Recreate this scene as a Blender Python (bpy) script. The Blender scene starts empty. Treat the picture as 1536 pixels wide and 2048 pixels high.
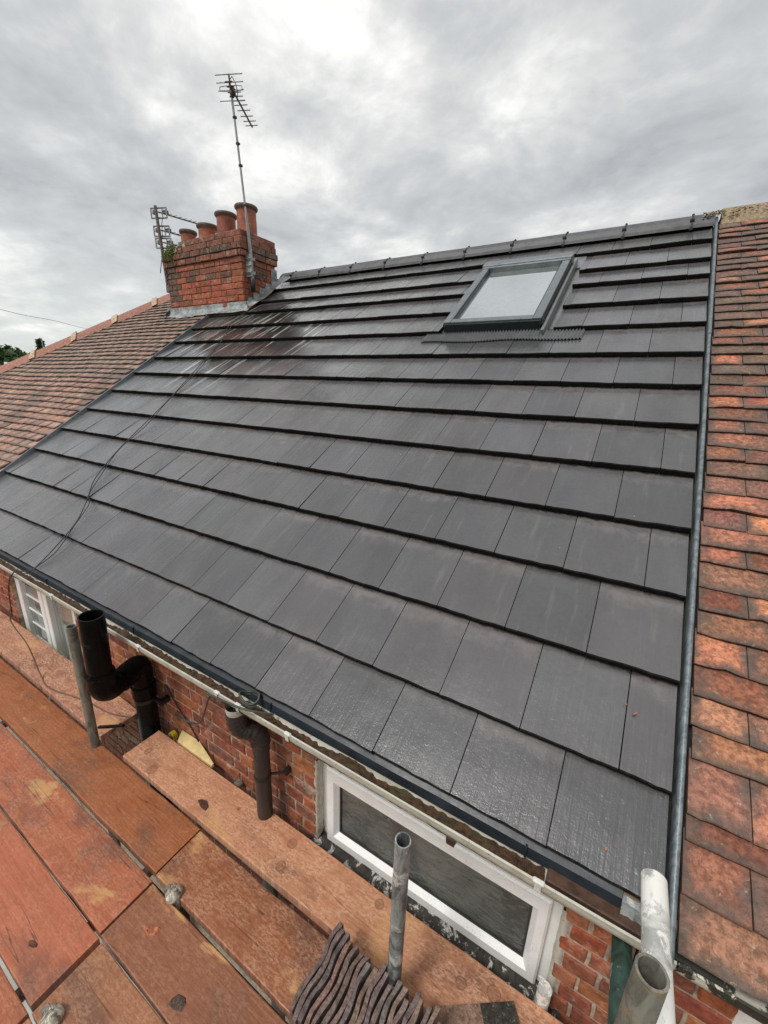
import bpy, math, random
from mathutils import Vector, Matrix, noise
R_ = random.Random(7)
sc = bpy.context.scene
COL = bpy.data.collections.new("place"); sc.collection.children.link(COL)

# ------------------------------------------------------------ camera
cam = bpy.data.cameras.new("camera"); co = bpy.data.objects.new("camera", cam); COL.objects.link(co)
CR = ((0.8573, 0.513673, 0.034306), (0.176357, -0.23042, -0.956977), (-0.483669, 0.826466, -0.288129))   # right, down, forward
CLOC = (-0.29814, -1.00341, 1.25784)
CLENS = 19.2510
r, d, f = [Vector(v) for v in CR]
m = Matrix((( r.x, -d.x, -f.x), (r.y, -d.y, -f.y), (r.z, -d.z, -f.z))).to_4x4()
m.translation = Vector(CLOC); co.matrix_world = m
cam.sensor_fit = 'HORIZONTAL'; cam.sensor_width = 36; cam.lens = CLENS
cam.clip_start = 0.02; cam.clip_end = 3000
sc.camera = co

# ------------------------------------------------------------ world: overcast sky
W = bpy.data.worlds.new("World"); sc.world = W; W.use_nodes = True
nt = W.node_tree; nt.nodes.clear(); N = nt.nodes.new; L = nt.links.new
SUN_EL, SUN_AZ = math.radians(56), math.radians(200)
out = N('ShaderNodeOutputWorld'); mixs = N('ShaderNodeMixShader'); mixs.inputs[0].default_value = 0.93
sky = N('ShaderNodeTexSky'); sky.sky_type = 'NISHITA'; sky.sun_disc = False
sky.sun_elevation = SUN_EL; sky.sun_rotation = SUN_AZ
b1 = N('ShaderNodeBackground'); b1.inputs[1].default_value = 0.08; L(sky.outputs[0], b1.inputs[0])
tc = N('ShaderNodeTexCoord'); sep = N('ShaderNodeSeparateXYZ'); L(tc.outputs['Generated'], sep.inputs[0])
def M(op, a, b=None, c=None):
    n = N('ShaderNodeMath'); n.operation = op
    for i, v in enumerate((a, b, c)):
        if v is None: continue
        if isinstance(v, (int, float)): n.inputs[i].default_value = v
        else: L(v, n.inputs[i])
    return n.outputs[0]
zc = M('ADD', M('MAXIMUM', sep.outputs[2], 0.0), 0.22)
comb = N('ShaderNodeCombineXYZ'); L(M('DIVIDE', sep.outputs[0], zc), comb.inputs[0]); L(M('DIVIDE', sep.outputs[1], zc), comb.inputs[1])
def NO(scale, det, rough, dist, loc=(0, 0, 0), sc_=(1, 1, 1), rot=0):
    mp = N('ShaderNodeMapping'); mp.inputs['Location'].default_value = loc; mp.inputs['Scale'].default_value = sc_; mp.inputs['Rotation'].default_value = (0, 0, rot)
    L(comb.outputs[0], mp.inputs[0]); n = N('ShaderNodeTexNoise'); n.inputs['Scale'].default_value = scale
    n.inputs['Detail'].default_value = det; n.inputs['Roughness'].default_value = rough; n.inputs['Distortion'].default_value = dist
    L(mp.outputs[0], n.inputs['Vector']); return n.outputs['Fac']
n1 = NO(.95, 12, .56, .12, (3.55, 1.35, 0), (1, 1.1, 1), .6)
n2 = NO(2.9, 12, .60, .25, (8.3, 2.2, 0), (1, 1.15, 1), .6)
n3 = NO(.45, 2, .5, 0, (1.3, 5.2, 0))
cl = M('ADD', M('ADD', M('MULTIPLY', n1, .50), M('MULTIPLY', n2, .36)), M('MULTIPLY', n3, .14))
rmp = N('ShaderNodeValToRGB'); L(cl, rmp.inputs[0]); e = rmp.color_ramp.elements
e[0].position = .37; e[0].color = (.30, .312, .322, 1); e[1].position = .60; e[1].color = (.86, .855, .82, 1)
for p_, c_ in ((.44, (.415, .427, .435, 1)), (.49, (.49, .50, .505, 1)), (.535, (.60, .605, .595, 1))):
    x = e.new(p_); x.color = c_
# paler, slightly blue toward the horizon; dull below it
hz = N('ShaderNodeMapRange'); L(sep.outputs[2], hz.inputs[0]); hz.inputs[1].default_value = 0.0; hz.inputs[2].default_value = .30
hz.inputs[3].default_value = .55; hz.inputs[4].default_value = 0
mx = N('ShaderNodeMix'); mx.data_type = 'RGBA'; L(hz.outputs[0], mx.inputs[0]); L(rmp.outputs[0], mx.inputs[6]); mx.inputs[7].default_value = (.68, .71, .68, 1)
gr = M('GREATER_THAN', sep.outputs[2], -0.01)
mg = N('ShaderNodeMix'); mg.data_type = 'RGBA'; L(gr, mg.inputs[0]); mg.inputs[6].default_value = (.16, .16, .14, 1); L(mx.outputs[2], mg.inputs[7])
b2 = N('ShaderNodeBackground'); b2.inputs[1].default_value = .92; L(mg.outputs[2], b2.inputs[0])
L(b1.outputs[0], mixs.inputs[1]); L(b2.outputs[0], mixs.inputs[2]); L(mixs.outputs[0], out.inputs[0])

sun = bpy.data.lights.new("sun", 'SUN'); so = bpy.data.objects.new("sun", sun); COL.objects.link(so)
sun.energy = 1.5; sun.angle = math.radians(14); sun.color = (1, .97, .92)
so.location = (0, -10, 20)
sd = Vector((math.sin(SUN_AZ) * math.cos(SUN_EL), math.cos(SUN_AZ) * math.cos(SUN_EL), math.sin(SUN_EL)))
so.rotation_euler = sd.to_track_quat('Z', 'Y').to_euler()
sc.view_settings.view_transform = 'Standard'; sc.view_settings.look = 'None'; sc.view_settings.gamma = 1
sc.view_settings.exposure = 0.53

# ------------------------------------------------------------ materials
class NT:
    def __init__(s, name):
        s.m = bpy.data.materials.new(name); s.m.use_nodes = True; s.t = s.m.node_tree
        s.b = s.t.nodes['Principled BSDF']; s._c = {}
    def n(s, t): return s.t.nodes.new(t)
    def l(s, a, b): s.t.links.new(a, b)
    def set(s, sock, v):
        if isinstance(v, (int, float)): sock.default_value = v
        elif isinstance(v, tuple): sock.default_value = v if len(v) != 3 or sock.type == 'VECTOR' else (*v, 1)
        else: s.l(v, sock)
    def coord(s, k='Object'):
        if k not in s._c:
            c = s.n('ShaderNodeTexCoord'); s._c[k] = c.outputs[k]
        return s._c[k]
    def map(s, src, scale=(1, 1, 1), loc=(0, 0, 0)):
        m = s.n('ShaderNodeMapping'); s.l(src, m.inputs[0]); m.inputs['Scale'].default_value = scale; m.inputs['Location'].default_value = loc
        return m.outputs[0]
    def noise(s, v, scale, det=6, rough=.6, dist=0):
        n = s.n('ShaderNodeTexNoise'); s.l(v, n.inputs['Vector']); n.inputs['Scale'].default_value = scale
        n.inputs['Detail'].default_value = det; n.inputs['Roughness'].default_value = rough; n.inputs['Distortion'].default_value = dist
        return n.outputs['Fac']
    def ramp(s, f, a, b, lo=0., hi=1.):
        n = s.n('ShaderNodeMapRange'); s.l(f, n.inputs[0]); n.inputs[1].default_value = a; n.inputs[2].default_value = b
        n.inputs[3].default_value = lo; n.inputs[4].default_value = hi; n.interpolation_type = 'SMOOTHSTEP'; return n.outputs[0]
    def math(s, op, a, b=0.):
        n = s.n('ShaderNodeMath'); n.operation = op; s.set(n.inputs[0], a); s.set(n.inputs[1], b); return n.outputs[0]
    def mix(s, f, a, b, mode='MIX'):
        n = s.n('ShaderNodeMix'); n.data_type = 'RGBA'; n.blend_type = mode
        s.set(n.inputs[0], f); s.set(n.inputs[6], a); s.set(n.inputs[7], b); return n.outputs[2]
    def attr(s, name='col'):
        n = s.n('ShaderNodeAttribute'); n.attribute_name = name; return n.outputs['Color']
    def bump(s, h, strength=.3, dist=.01, prev=None):
        n = s.n('ShaderNodeBump'); s.l(h, n.inputs['Height']); n.inputs['Strength'].default_value = strength; n.inputs['Distance'].default_value = dist
        if prev: s.l(prev, n.inputs['Normal'])
        return n.outputs[0]
    def fin(s, col, rough=.6, nrm=None, metal=0., spec=None):
        s.set(s.b.inputs['Base Color'], col); s.set(s.b.inputs['Roughness'], rough); s.set(s.b.inputs['Metallic'], metal)
        if nrm: s.l(nrm, s.b.inputs['Normal'])
        if spec is not None: s.set(s.b.inputs['Specular IOR Level'], spec)
        return s.m

def plain(name, col, rough=.5, metal=0., var=.25, scale=12, bump=.15, spec=None, bd=.004):
    t = NT(name); c = t.coord(); n = t.noise(c, scale, 6, .65)
    dk = tuple(x * (1 - var) for x in col); lt = tuple(min(1, x * (1 + var)) for x in col)
    cc = t.mix(t.ramp(n, .3, .7), dk, lt)
    n2 = t.noise(c, scale * 9, 4, .6)
    rr = t.ramp(n, .3, .7, rough * .8, min(1, rough * 1.2))
    return t.fin(cc, rr, t.bump(n2, bump, bd), metal, spec)

def slate_mat():
    t = NT('dark_concrete_tile'); uv = t.coord('UV'); at = t.attr()
    base = t.mix(1., (.086, .084, .088), at, 'MULTIPLY')
    n1 = t.noise(t.map(uv, (2.2, 1.1, 1)), 1.5, 5, .6)
    base = t.mix(t.ramp(n1, .35, .7), base, t.mix(1., base, (1.22, 1.2, 1.18), 'MULTIPLY'))
    fine = t.noise(uv, 55, 5, .65); base = t.mix(t.ramp(fine, .25, .75, 0, .5), base, t.mix(1., base, (.72, .72, .74), 'MULTIPLY'))
    # pale bloom just under the butts and down-slope rain streaks
    st = t.noise(t.map(uv, (14, 1.3, 1)), 1.6, 6, .7)
    base = t.mix(t.ramp(st, .54, .74, 0, .28), base, (.24, .225, .215))
    # chimney run-off: dark soaked area with white lime streaks
    d = t.n('ShaderNodeVectorMath'); d.operation = 'DISTANCE'; t.l(t.map(uv, (.62, .85, 1)), d.inputs[0]); d.inputs[1].default_value = (-4.55 * .62, 3.15 * .85, 0)
    dn = t.math('ADD', d.outputs['Value'], t.math('MULTIPLY', t.noise(uv, 2.2, 4), .7))
    wet = t.ramp(dn, .85, 1.45, 1, 0)
    base = t.mix(t.math('MULTIPLY', wet, .95), base, (.017, .018, .019))
    ls = t.noise(t.map(uv, (9, .55, 1), (3.3, 0, 0)), 1.9, 5, .62, .3)
    lm = t.math('MULTIPLY', t.ramp(ls, .54, .63), t.ramp(dn, .85, 1.4, 1, 0))
    base = t.mix(t.math('MULTIPLY', lm, .8), base, (.48, .49, .46))
    # ochre scuffs, tiny pale specks
    oc = t.noise(t.map(uv, (1, 1.6, 1), (2.3, 7.7, 0)), 3.1, 3, .5); of = t.noise(t.map(uv, (60, 14, 1)), 1, 3, .5)
    base = t.mix(t.math('MULTIPLY', t.ramp(oc, .715, .78), t.ramp(of, .42, .6, 0, .5)), base, (.36, .24, .13))
    v = t.n('ShaderNodeTexVoronoi'); t.l(uv, v.inputs['Vector']); v.inputs['Scale'].default_value = 7
    base = t.mix(t.ramp(v.outputs['Distance'], .012, .02, .8, 0), base, (.5, .48, .44))
    rg = t.noise(t.map(uv, (1.2, 2, 1)), 3, 5, .6)
    rough = t.ramp(rg, .3, .7, .15, .33); rough = t.math('SUBTRACT', rough, t.math('MULTIPLY', wet, .12))
    h1 = t.noise(t.map(uv, (1, 1, 1)), 30, 5, .6, .4); h2 = t.noise(uv, 150, 3, .6); h3 = t.noise(t.map(uv, (26, 1.2, 1)), 2, 4, .6)
    nb = t.bump(h1, .26, .005); nb = t.bump(h2, .45, .0016, nb); nb = t.bump(h3, .38, .008, nb)
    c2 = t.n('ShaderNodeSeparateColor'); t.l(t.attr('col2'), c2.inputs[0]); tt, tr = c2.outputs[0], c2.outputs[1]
    bn = t.noise(t.map(uv, (1, .8, 1), (1, 9, 0)), 13, 6, .7, .6)
    hd = t.math('ADD', tt, t.math('MULTIPLY', t.math('SUBTRACT', bn, .5), .55))
    base = t.mix(t.math('MULTIPLY', t.ramp(hd, .62, .86), t.ramp(tr, .2, .9, .1, .6)), base, (.22, .20, .19))
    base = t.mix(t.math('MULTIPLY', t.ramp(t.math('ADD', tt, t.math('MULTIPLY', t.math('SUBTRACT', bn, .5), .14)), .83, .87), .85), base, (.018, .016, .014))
    base = t.mix(t.math('MULTIPLY', t.ramp(tr, .75, .95), .25), base, (.10, .078, .080))
    film = t.ramp(t.noise(t.map(uv, (1.6, .8, 1), (4, 1, 0)), 2.2, 5, .6), .3, .65, .25, .9)
    t.set(t.b.inputs['Coat Weight'], film); t.b.inputs['Coat Roughness'].default_value = .16; t.l(t.bump(h3, .5, .006, t.bump(h1, .2, .004)), t.b.inputs['Coat Normal'])
    return t.fin(base, rough, nb, 0, .6)

def clay_mat(name='weathered_clay_tile'):
    # UV is 0..1 inside each tile; weathered dark rim round a redder middle
    t = NT(name); uv = t.coord('UV'); ob = t.coord(); at = t.attr(); s = t.n('ShaderNodeSeparateXYZ'); t.l(uv, s.inputs[0])
    u, v = s.outputs[0], s.outputs[1]
    ed = t.math('MINIMUM', t.math('MINIMUM', u, t.math('SUBTRACT', 1., u)), t.math('MULTIPLY', v, .9))
    n1 = t.noise(ob, 16, 6, .65, .3); n2 = t.noise(ob, 55, 6, .7); n3 = t.noise(ob, 5, 4, .6); n4 = t.noise(t.map(ob, (1, 1, 1), (5, 2, 9)), 30, 6, .75, 1.0)
    edn = t.math('ADD', ed, t.math('MULTIPLY', t.math('SUBTRACT', n1, .5), .5))
    rim = t.ramp(edn, .0, .30, 1, 0)
    c = t.mix(t.ramp(n2, .34, .66), t.mix(1., at, (.55, .48, .44), 'MULTIPLY'), t.mix(1., at, (1.3, 1.25, 1.2), 'MULTIPLY'))
    c = t.mix(t.math('MULTIPLY', rim, t.ramp(n3, .32, .55, .35, .95)), c, t.mix(n2, (.07, .052, .045), (.17, .125, .10)))
    c = t.mix(t.ramp(n4, .56, .62, 0, .72), c, (.10, .075, .062))
    c = t.mix(t.ramp(t.noise(ob, 60, 6, .8, .6), .60, .64, 0, .6), c, (.52, .42, .31)); c = t.mix(t.ramp(t.noise(ob, 95, 5, .8), .60, .66, 0, .7), c, (.07, .05, .042))
    nb = t.bump(n4, .8, .010); nb = t.bump(n2, .4, .003, nb)
    return t.fin(c, t.ramp(n1, .3, .7, .42, .75), nb, 0, .4)

def brick_mat():
    t = NT('red_brick'); ob = t.coord(); at = t.attr()
    n1 = t.noise(ob, 26, 6, .7, .4); n2 = t.noise(ob, 110, 5, .7); n3 = t.noise(ob, 7, 5, .7)
    c = t.mix(t.ramp(n1, .3, .72), t.mix(1., at, (.55, .5, .48), 'MULTIPLY'), t.mix(1., at, (1.3, 1.25, 1.2), 'MULTIPLY'))
    c = t.mix(t.ramp(n3, .56, .72, 0, .6), c, (.11, .075, .06))
    c = t.mix(t.ramp(n2, .62, .72, 0, .5), c, (.42, .36, .3)); c = t.mix(t.math('MULTIPLY', t.ramp(t.noise(ob, 9, 7, .72, .6), .54, .64), t.ramp(n1, .4, .55, .1, .75)), c, (.40, .31, .235)); c = t.mix(t.ramp(t.noise(ob, 3.2, 5, .7), .55, .68, 0, .55), c, (.12, .065, .045))
    nb = t.bump(n1, .6, .01); nb = t.bump(n2, .45, .003, nb)
    return t.fin(c, t.ramp(n3, .3, .7, .5, .85), nb, 0, .35)

def mortar_mat(name='mortar', col=(.46, .37, .28)):
    t = NT(name); ob = t.coord(); n1 = t.noise(ob, 34, 6, .7); n3 = t.noise(ob, 6, 5, .65)
    c = t.mix(t.ramp(n1, .3, .7), tuple(x * .6 for x in col), tuple(x * 1.2 for x in col)); c = t.mix(t.ramp(n3, .5, .7, 0, .7), c, (.1, .08, .065))
    return t.fin(c, .9, t.bump(n1, .8, .01))

def board_mat():
    # UV in metres: u along the board, v across; per-board colour in 'col'
    t = NT('scaffold_board_wood'); uv = t.coord('UV'); at = t.attr(); a2 = t.attr('col2'); s = t.n('ShaderNodeSeparateColor'); t.l(a2, s.inputs[0])
    dust, wetf, spots = s.outputs[0], s.outputs[1], s.outputs[2]
    g = t.noise(t.map(uv, (2.2, 42, 1)), 1.6, 7, .65, .3); g2 = t.noise(t.map(uv, (1.2, 9, 1)), 2., 5, .6, .8)
    c = t.mix(t.ramp(g, .3, .7, 0, .55), at, t.mix(1., at, (.60, .5, .45), 'MULTIPLY'))
    big = t.noise(t.map(uv, (1, 1.6, 1), (2.2, 4.4, 0)), 2.3, 6, .62, .6); big2 = t.noise(t.map(uv, (.7, 1.2, 1), (9, 1, 0)), 2.8, 5, .58, .4)
    c = t.mix(t.ramp(big, .56, .64, 0, .85), c, t.mix(g2, (.46, .21, .075), (.66, .40, .17)))
    c = t.mix(t.ramp(big2, .48, .68, 0, .72), c, t.mix(g, (.07, .042, .034), (.17, .085, .06)))
    n = t.noise(t.map(uv, (.42, 1, 1)), 120, 7, .78, .5); nn = t.noise(t.map(uv, (.6, 1, 1)), 17, 6, .7, .5)
    dm = t.math('MULTIPLY', t.math('MULTIPLY', t.ramp(n, .42, .58), t.ramp(nn, .3, .62)), dust)
    c = t.mix(dm, c, (.68, .39, .25))
    c = t.mix(t.ramp(t.noise(uv, 130, 4, .7), .62, .70, 0, .6), c, (.10, .045, .03))
    # round wet drip spots
    v = t.n('ShaderNodeTexVoronoi'); t.l(t.map(uv, (1, 1, 1), (.3, .12, 0)), v.inputs['Vector']); v.inputs['Scale'].default_value = 8.5
    vs = t.n('ShaderNodeSeparateColor'); t.l(v.outputs['Color'], vs.inputs[0])
    rad = t.math('MULTIPLY', t.ramp(vs.outputs[0], .2, 1., 0, .26), 1.)
    dd = t.math('ADD', v.outputs['Distance'], t.math('MULTIPLY', nn, .06))
    sp = t.math('MULTIPLY', t.math('LESS_THAN', dd, rad), spots)
    ring = t.math('MULTIPLY', t.ramp(t.math('ABSOLUTE', t.math('SUBTRACT', dd, rad)), .0, .025, 1, 0), t.math('MULTIPLY', spots, t.math('GREATER_THAN', rad, .05)))
    c = t.mix(t.math('MULTIPLY', sp, .45), c, (.22, .09, .045)); c = t.mix(t.math('MULTIPLY', ring, .6), c, (.13, .06, .035))
    sp2 = t.math('MULTIPLY', t.ramp(t.noise(uv, 38, 3, .5), .66, .69), spots)
    c = t.mix(t.math('MULTIPLY', sp2, .55), c, (.2, .085, .05))
    kv = t.n('ShaderNodeTexVoronoi'); t.l(t.map(uv, (1.5, 3.2, 1), (.7, .4, 0)), kv.inputs['Vector']); kv.inputs['Scale'].default_value = 1.6; kd = t.math('ADD', kv.outputs['Distance'], t.math('MULTIPLY', nn, .05))
    c = t.mix(t.ramp(kd, .03, .055, .6, 0), c, (.10, .045, .025)); c = t.mix(t.ramp(t.math('ABSOLUTE', t.math('SUBTRACT', kd, .09)), .0, .02, .18, 0), c, (.16, .07, .035))
    # long cracks along the grain
    cr = t.noise(t.map(uv, (.5, 16, 1), (0, 3, 0)), 1.0, 3, .45, .1); cm = t.math('MULTIPLY', t.ramp(t.math('ABSOLUTE', t.math('SUBTRACT', cr, .50)), .0, .007, 1, 0), t.ramp(t.noise(t.map(uv, (1, 5, 1)), 2.2, 2, .5), .46, .56))
    c = t.mix(t.math('MULTIPLY', cm, .7), c, (.05, .03, .02))
    rough = t.math('SUBTRACT', .64, t.math('MULTIPLY', t.ramp(big2, .35, .65, .1, .42), wetf))
    nb = t.bump(g, .45, .004); nb = t.bump(n, .25, .002, nb); nb = t.bump(cm, -.5, .003, nb)
    return t.fin(c, rough, nb, 0, .4)

def galv_mat(name, col, dark, pale=None, amt=.5, scale=9, metal=.35, rough=.5):
    t = NT(name); ob = t.coord(); n1 = t.noise(t.map(ob, (1, 1, .35)), scale * 3, 7, .7, .8); n2 = t.noise(ob, scale * 14, 4, .7)
    c = t.mix(t.ramp(n1, .38, .62), dark, col); c = t.mix(t.ramp(n2, .6, .7, 0, .4 if col[0] > .1 else .03), c, (.22, .2, .16))
    if pale: c = t.mix(t.ramp(t.noise(ob, scale * 2.2, 7, .75, .5), .6 - amt * .2, .66 - amt * .2), c, pale)
    return t.fin(c, t.ramp(n1, .3, .7, rough * .75, rough * 1.25), t.bump(n1, .4, .004), metal, (.12 if 'black' in name else .5))

MAT = {}
MAT['slate'] = slate_mat(); MAT['clay'] = clay_mat(); MAT['brick'] = brick_mat(); MAT['mortar'] = mortar_mat()
MAT['mortar_pink'] = mortar_mat('mortar_flaunching', (.62, .46, .34)); MAT['board'] = board_mat()
MAT['ridge'] = plain('dark_ridge', (.085, .085, .09), .45, 0, .3, 14, .3)
MAT['union'] = plain('black_plastic_union', (.012, .012, .014), .4)
MAT['tray'] = plain('dark_blue_plastic', (.018, .024, .031), .42, 0, .3, 10, .1)
def speck_upvc():
    t = NT('white_plastic'); ob = t.coord(); n = t.noise(ob, 190, 4, .7); n2 = t.noise(ob, 10, 5, .7); s_ = t.n('ShaderNodeSeparateXYZ'); t.l(t.coord(), s_.inputs[0])
    c = t.mix(t.math('MULTIPLY', t.ramp(n, .56, .64), t.ramp(n2, .42, .58, 0, .55)), (.86, .86, .84), (.30, .27, .22)); c = t.mix(t.ramp(n2, .35, .8, 0, .2), c, (.62, .60, .54))
    return t.fin(c, .35, t.bump(n, .05, .001))
MAT['upvc'] = speck_upvc()
def dirty_upvc():
    t = NT('old_white_plastic'); ob = t.coord(); n = t.noise(ob, 60, 7, .8); n2 = t.noise(ob, 9, 5, .7)
    c = t.mix(t.ramp(n, .56, .66, 0, .8), (.52, .50, .43), (.16, .14, .10)); c = t.mix(t.ramp(n2, .42, .7, 0, .7), c, (.34, .30, .22))
    return t.fin(c, .5, t.bump(n, .2, .002))
MAT['upvc_old'] = dirty_upvc(); MAT['upvc_clip'] = plain('chalky_white_clip', (.66, .65, .60), .5, 0, .15, 40, .1); MAT['upvc_mossy'] = galv_mat('mossy_gutter', (.05, .05, .035), (.02, .02, .015), (.52, .5, .42), .5, 5, 0, .7)
def cream():
    t = NT('cream_fascia'); ob = t.coord(); n = t.noise(ob, 40, 7, .75); n2 = t.noise(ob, 6, 5, .7)
    c = t.mix(t.ramp(n2, .35, .65), (.36, .28, .18), (.20, .125, .065)); c = t.mix(t.ramp(n, .50, .60, 0, .85), c, (.10, .06, .03))
    return t.fin(c, .7, t.bump(n, .3, .003))
MAT['cream'] = cream()
def debris():
    t = NT('wet_moss_and_silt'); ob = t.coord(); n = t.noise(ob, 45, 6, .75); n2 = t.noise(ob, 7, 4, .6)
    c = t.mix(t.ramp(n, .3, .7), (.018, .010, .006), (.12, .055, .02)); c = t.mix(t.ramp(n2, .5, .66, 0, .55), c, (.055, .06, .018))
    return t.fin(c, t.ramp(n, .3, .7, .35, .9), t.bump(n, .8, .012))
MAT['debris'] = debris()
MAT['verge'] = galv_mat('blue_grey_verge', (.23, .255, .27), (.12, .145, .16), None, 0, 12, .3, .42)
def lead():
    t = NT('lead_flashing'); ob = t.coord(); n = t.noise(ob, 9, 7, .75, .5); n2 = t.noise(ob, 40, 5, .7)
    c = t.mix(t.ramp(n, .35, .62), (.14, .155, .16), (.40, .42, .41)); c = t.mix(t.ramp(n2, .56, .66, 0, .7), c, (.58, .56, .50)); c = t.mix(t.ramp(t.noise(ob, 5, 5), .6, .7, 0, .6), c, (.18, .15, .1))
    return t.fin(c, .45, t.bump(n2, .5, .008), .25)
MAT['lead'] = lead()
MAT['alu'] = plain('grey_aluminium', (.22, .238, .25), .33, .5, .1, 20, .06)
MAT['flashing'] = plain('grey_flashing', (.23, .235, .24), .4, .3, .12, 20, .1); MAT['alu_dark'] = plain('dark_aluminium', (.025, .032, .038), .4, .3, .2, 20, .1)
MAT['steel'] = galv_mat('galvanised_tube', (.36, .37, .36), (.11, .12, .12), (.6, .6, .57), .3, 8, .35, .5)
MAT['steel_rusty'] = galv_mat('dull_galvanised_tube', (.26, .25, .21), (.12, .115, .095), (.30, .22, .14), .2, 9, .25, .6)
MAT['steel_white'] = galv_mat('lime_washed_tube', (.62, .62, .58), (.36, .36, .34), (.80, .79, .74), .7, 6, .05, .6)
MAT['steel_green'] = galv_mat('green_painted_tube', (.035, .085, .065), (.03, .035, .03), (.28, .33, .28), .12, 8, .1, .5)
MAT['black_gloss'] = galv_mat('black_soil_pipe_plastic', (.006, .006, .0065), (.004, .004, .0045), (.02, .019, .018), .0, 5, 0, .28)
MAT['brown_pvc'] = galv_mat('dark_brown_downpipe_plastic', (.045, .036, .034), (.024, .02, .02), None, 0, 5, 0, .42)
MAT['cable'] = plain('black_cable_sheath', (.02, .02, .02), .5)
MAT['cable_brown'] = plain('brown_cable_sheath', (.16, .09, .06), .6)
MAT['cable_green'] = plain('grey_green_cable_sheath', (.05, .06, .045), .55)
MAT['aerial'] = plain('aerial_metal', (.30, .30, .30), .4, .6, .2, 30)
MAT['aerial_dark'] = plain('rusted_aerial_metal', (.14, .11, .10), .6, .3, .35, 30)
MAT['yellow'] = plain('yellow_plastic', (.75, .52, .02), .45)
MAT['cream_board'] = plain('cream_foam_board', (.66, .50, .22), .7, 0, .15, 20, .2)
def pot(name, base, dark):
    t = NT(name); ob = t.coord(); n = t.noise(ob, 9, 6, .7, .5); n2 = t.noise(ob, 36, 5, .8)
    c = t.mix(t.ramp(n, .35, .65), dark, base); c = t.mix(t.ramp(n2, .60, .67, 0, .7), c, (.5, .46, .38))
    return t.fin(c, .55, t.bump(n2, .3, .006))
MAT['pot'] = pot('orange_terracotta', (.40, .11, .045), (.22, .065, .035)); MAT['pot_old'] = pot('weathered_terracotta', (.30, .075, .045), (.16, .05, .035))
MAT['pot_rim'] = plain('smoky_terracotta_rim', (.12, .075, .065), .6, 0, .3, 14, .3)
MAT['moss'] = plain('moss_leaves', (.17, .20, .03), .8, 0, .6, 60, .3)
MAT['leaf'] = plain('dark_leaves', (.07, .125, .04), .7, 0, .6, 3, .2); MAT['bark'] = plain('bark', (.1, .075, .05), .9)
MAT['batten'] = plain('wet_brown_batten', (.075, .038, .024), .5, 0, .4, 20, .4)
MAT['sill'] = galv_mat('peeling_painted_sill', (.045, .038, .03), (.02, .017, .014), (.50, .50, .47), .35, 7, 0, .6)
MAT['paving'] = plain('pale_paving', (.42, .42, .39), .8, 0, .2, 1.5, .2); MAT['grass'] = plain('lawn', (.06, .09, .03), .9, 0, .3, .4, .2)
MAT['far_wall'] = plain('far_render', (.5, .45, .38), .8, 0, .1, 2)
MAT['butt'] = plain('shadow_black_tile_edge', (.016, .014, .013), .95, 0, .5, 60, .5, .1); MAT['deck'] = plain('black_felt', (.012, .012, .012), .9)  # tile edge: course shadow painted in as a near-black colour
MAT['room'] = plain('dim_room', (.10, .10, .095), .8, 0, .4, 5)
MAT['brick_reflection'] = plain('warm_reflection', (.50, .40, .30), .8, 0, .2, 5)
MAT['rubber'] = plain('window_gasket', (.03, .03, .03), .6)
def glass(name, col, ripple, rough=.06):
    t = NT(name); ob = t.coord(); n = t.noise(t.map(ob, (1, 1, 2.2)), 9, 4, .55, 2.2); n2 = t.noise(ob, 3, 3, .5, .5)
    c = t.mix(t.ramp(n2, .38, .62), tuple(x * .5 for x in col), tuple(x * 1.25 for x in col)); c = t.mix(t.ramp(n, .5, .62, 0, .3), c, tuple(x * 1.9 for x in col)); c = t.mix(t.ramp(n, .42, .34, 0, .5), c, tuple(x * .35 for x in col))  # bright and dark reflection streaks painted into the glass colour
    return t.fin(c, rough, t.bump(n, ripple, .02), 0, .8)
MAT['glass_obscure'] = glass('rippled_obscure_glass', (.10, .105, .092), .6, .12)
def skyglass():
    t = NT('skylight_glass'); ob = t.coord(); n = t.noise(ob, 30, 6, .8)
    return t.fin(t.mix(t.ramp(n, .62, .7), (.10, .11, .115), (.3, .3, .3)), t.ramp(n, .5, .75, .04, .3), None, .88)
MAT['glass_sky'] = plain('skylight_glass', (.85, .88, .88), .06, .9, .04, 30, .02, None, .001)
MAT['glass_plain'] = None
g = NT('window_glass'); g.b.inputs['Transmission Weight'].default_value = .9; g.b.inputs['IOR'].default_value = 1.45
MAT['glass_plain'] = g.fin((.85, .9, .88), .03)

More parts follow.
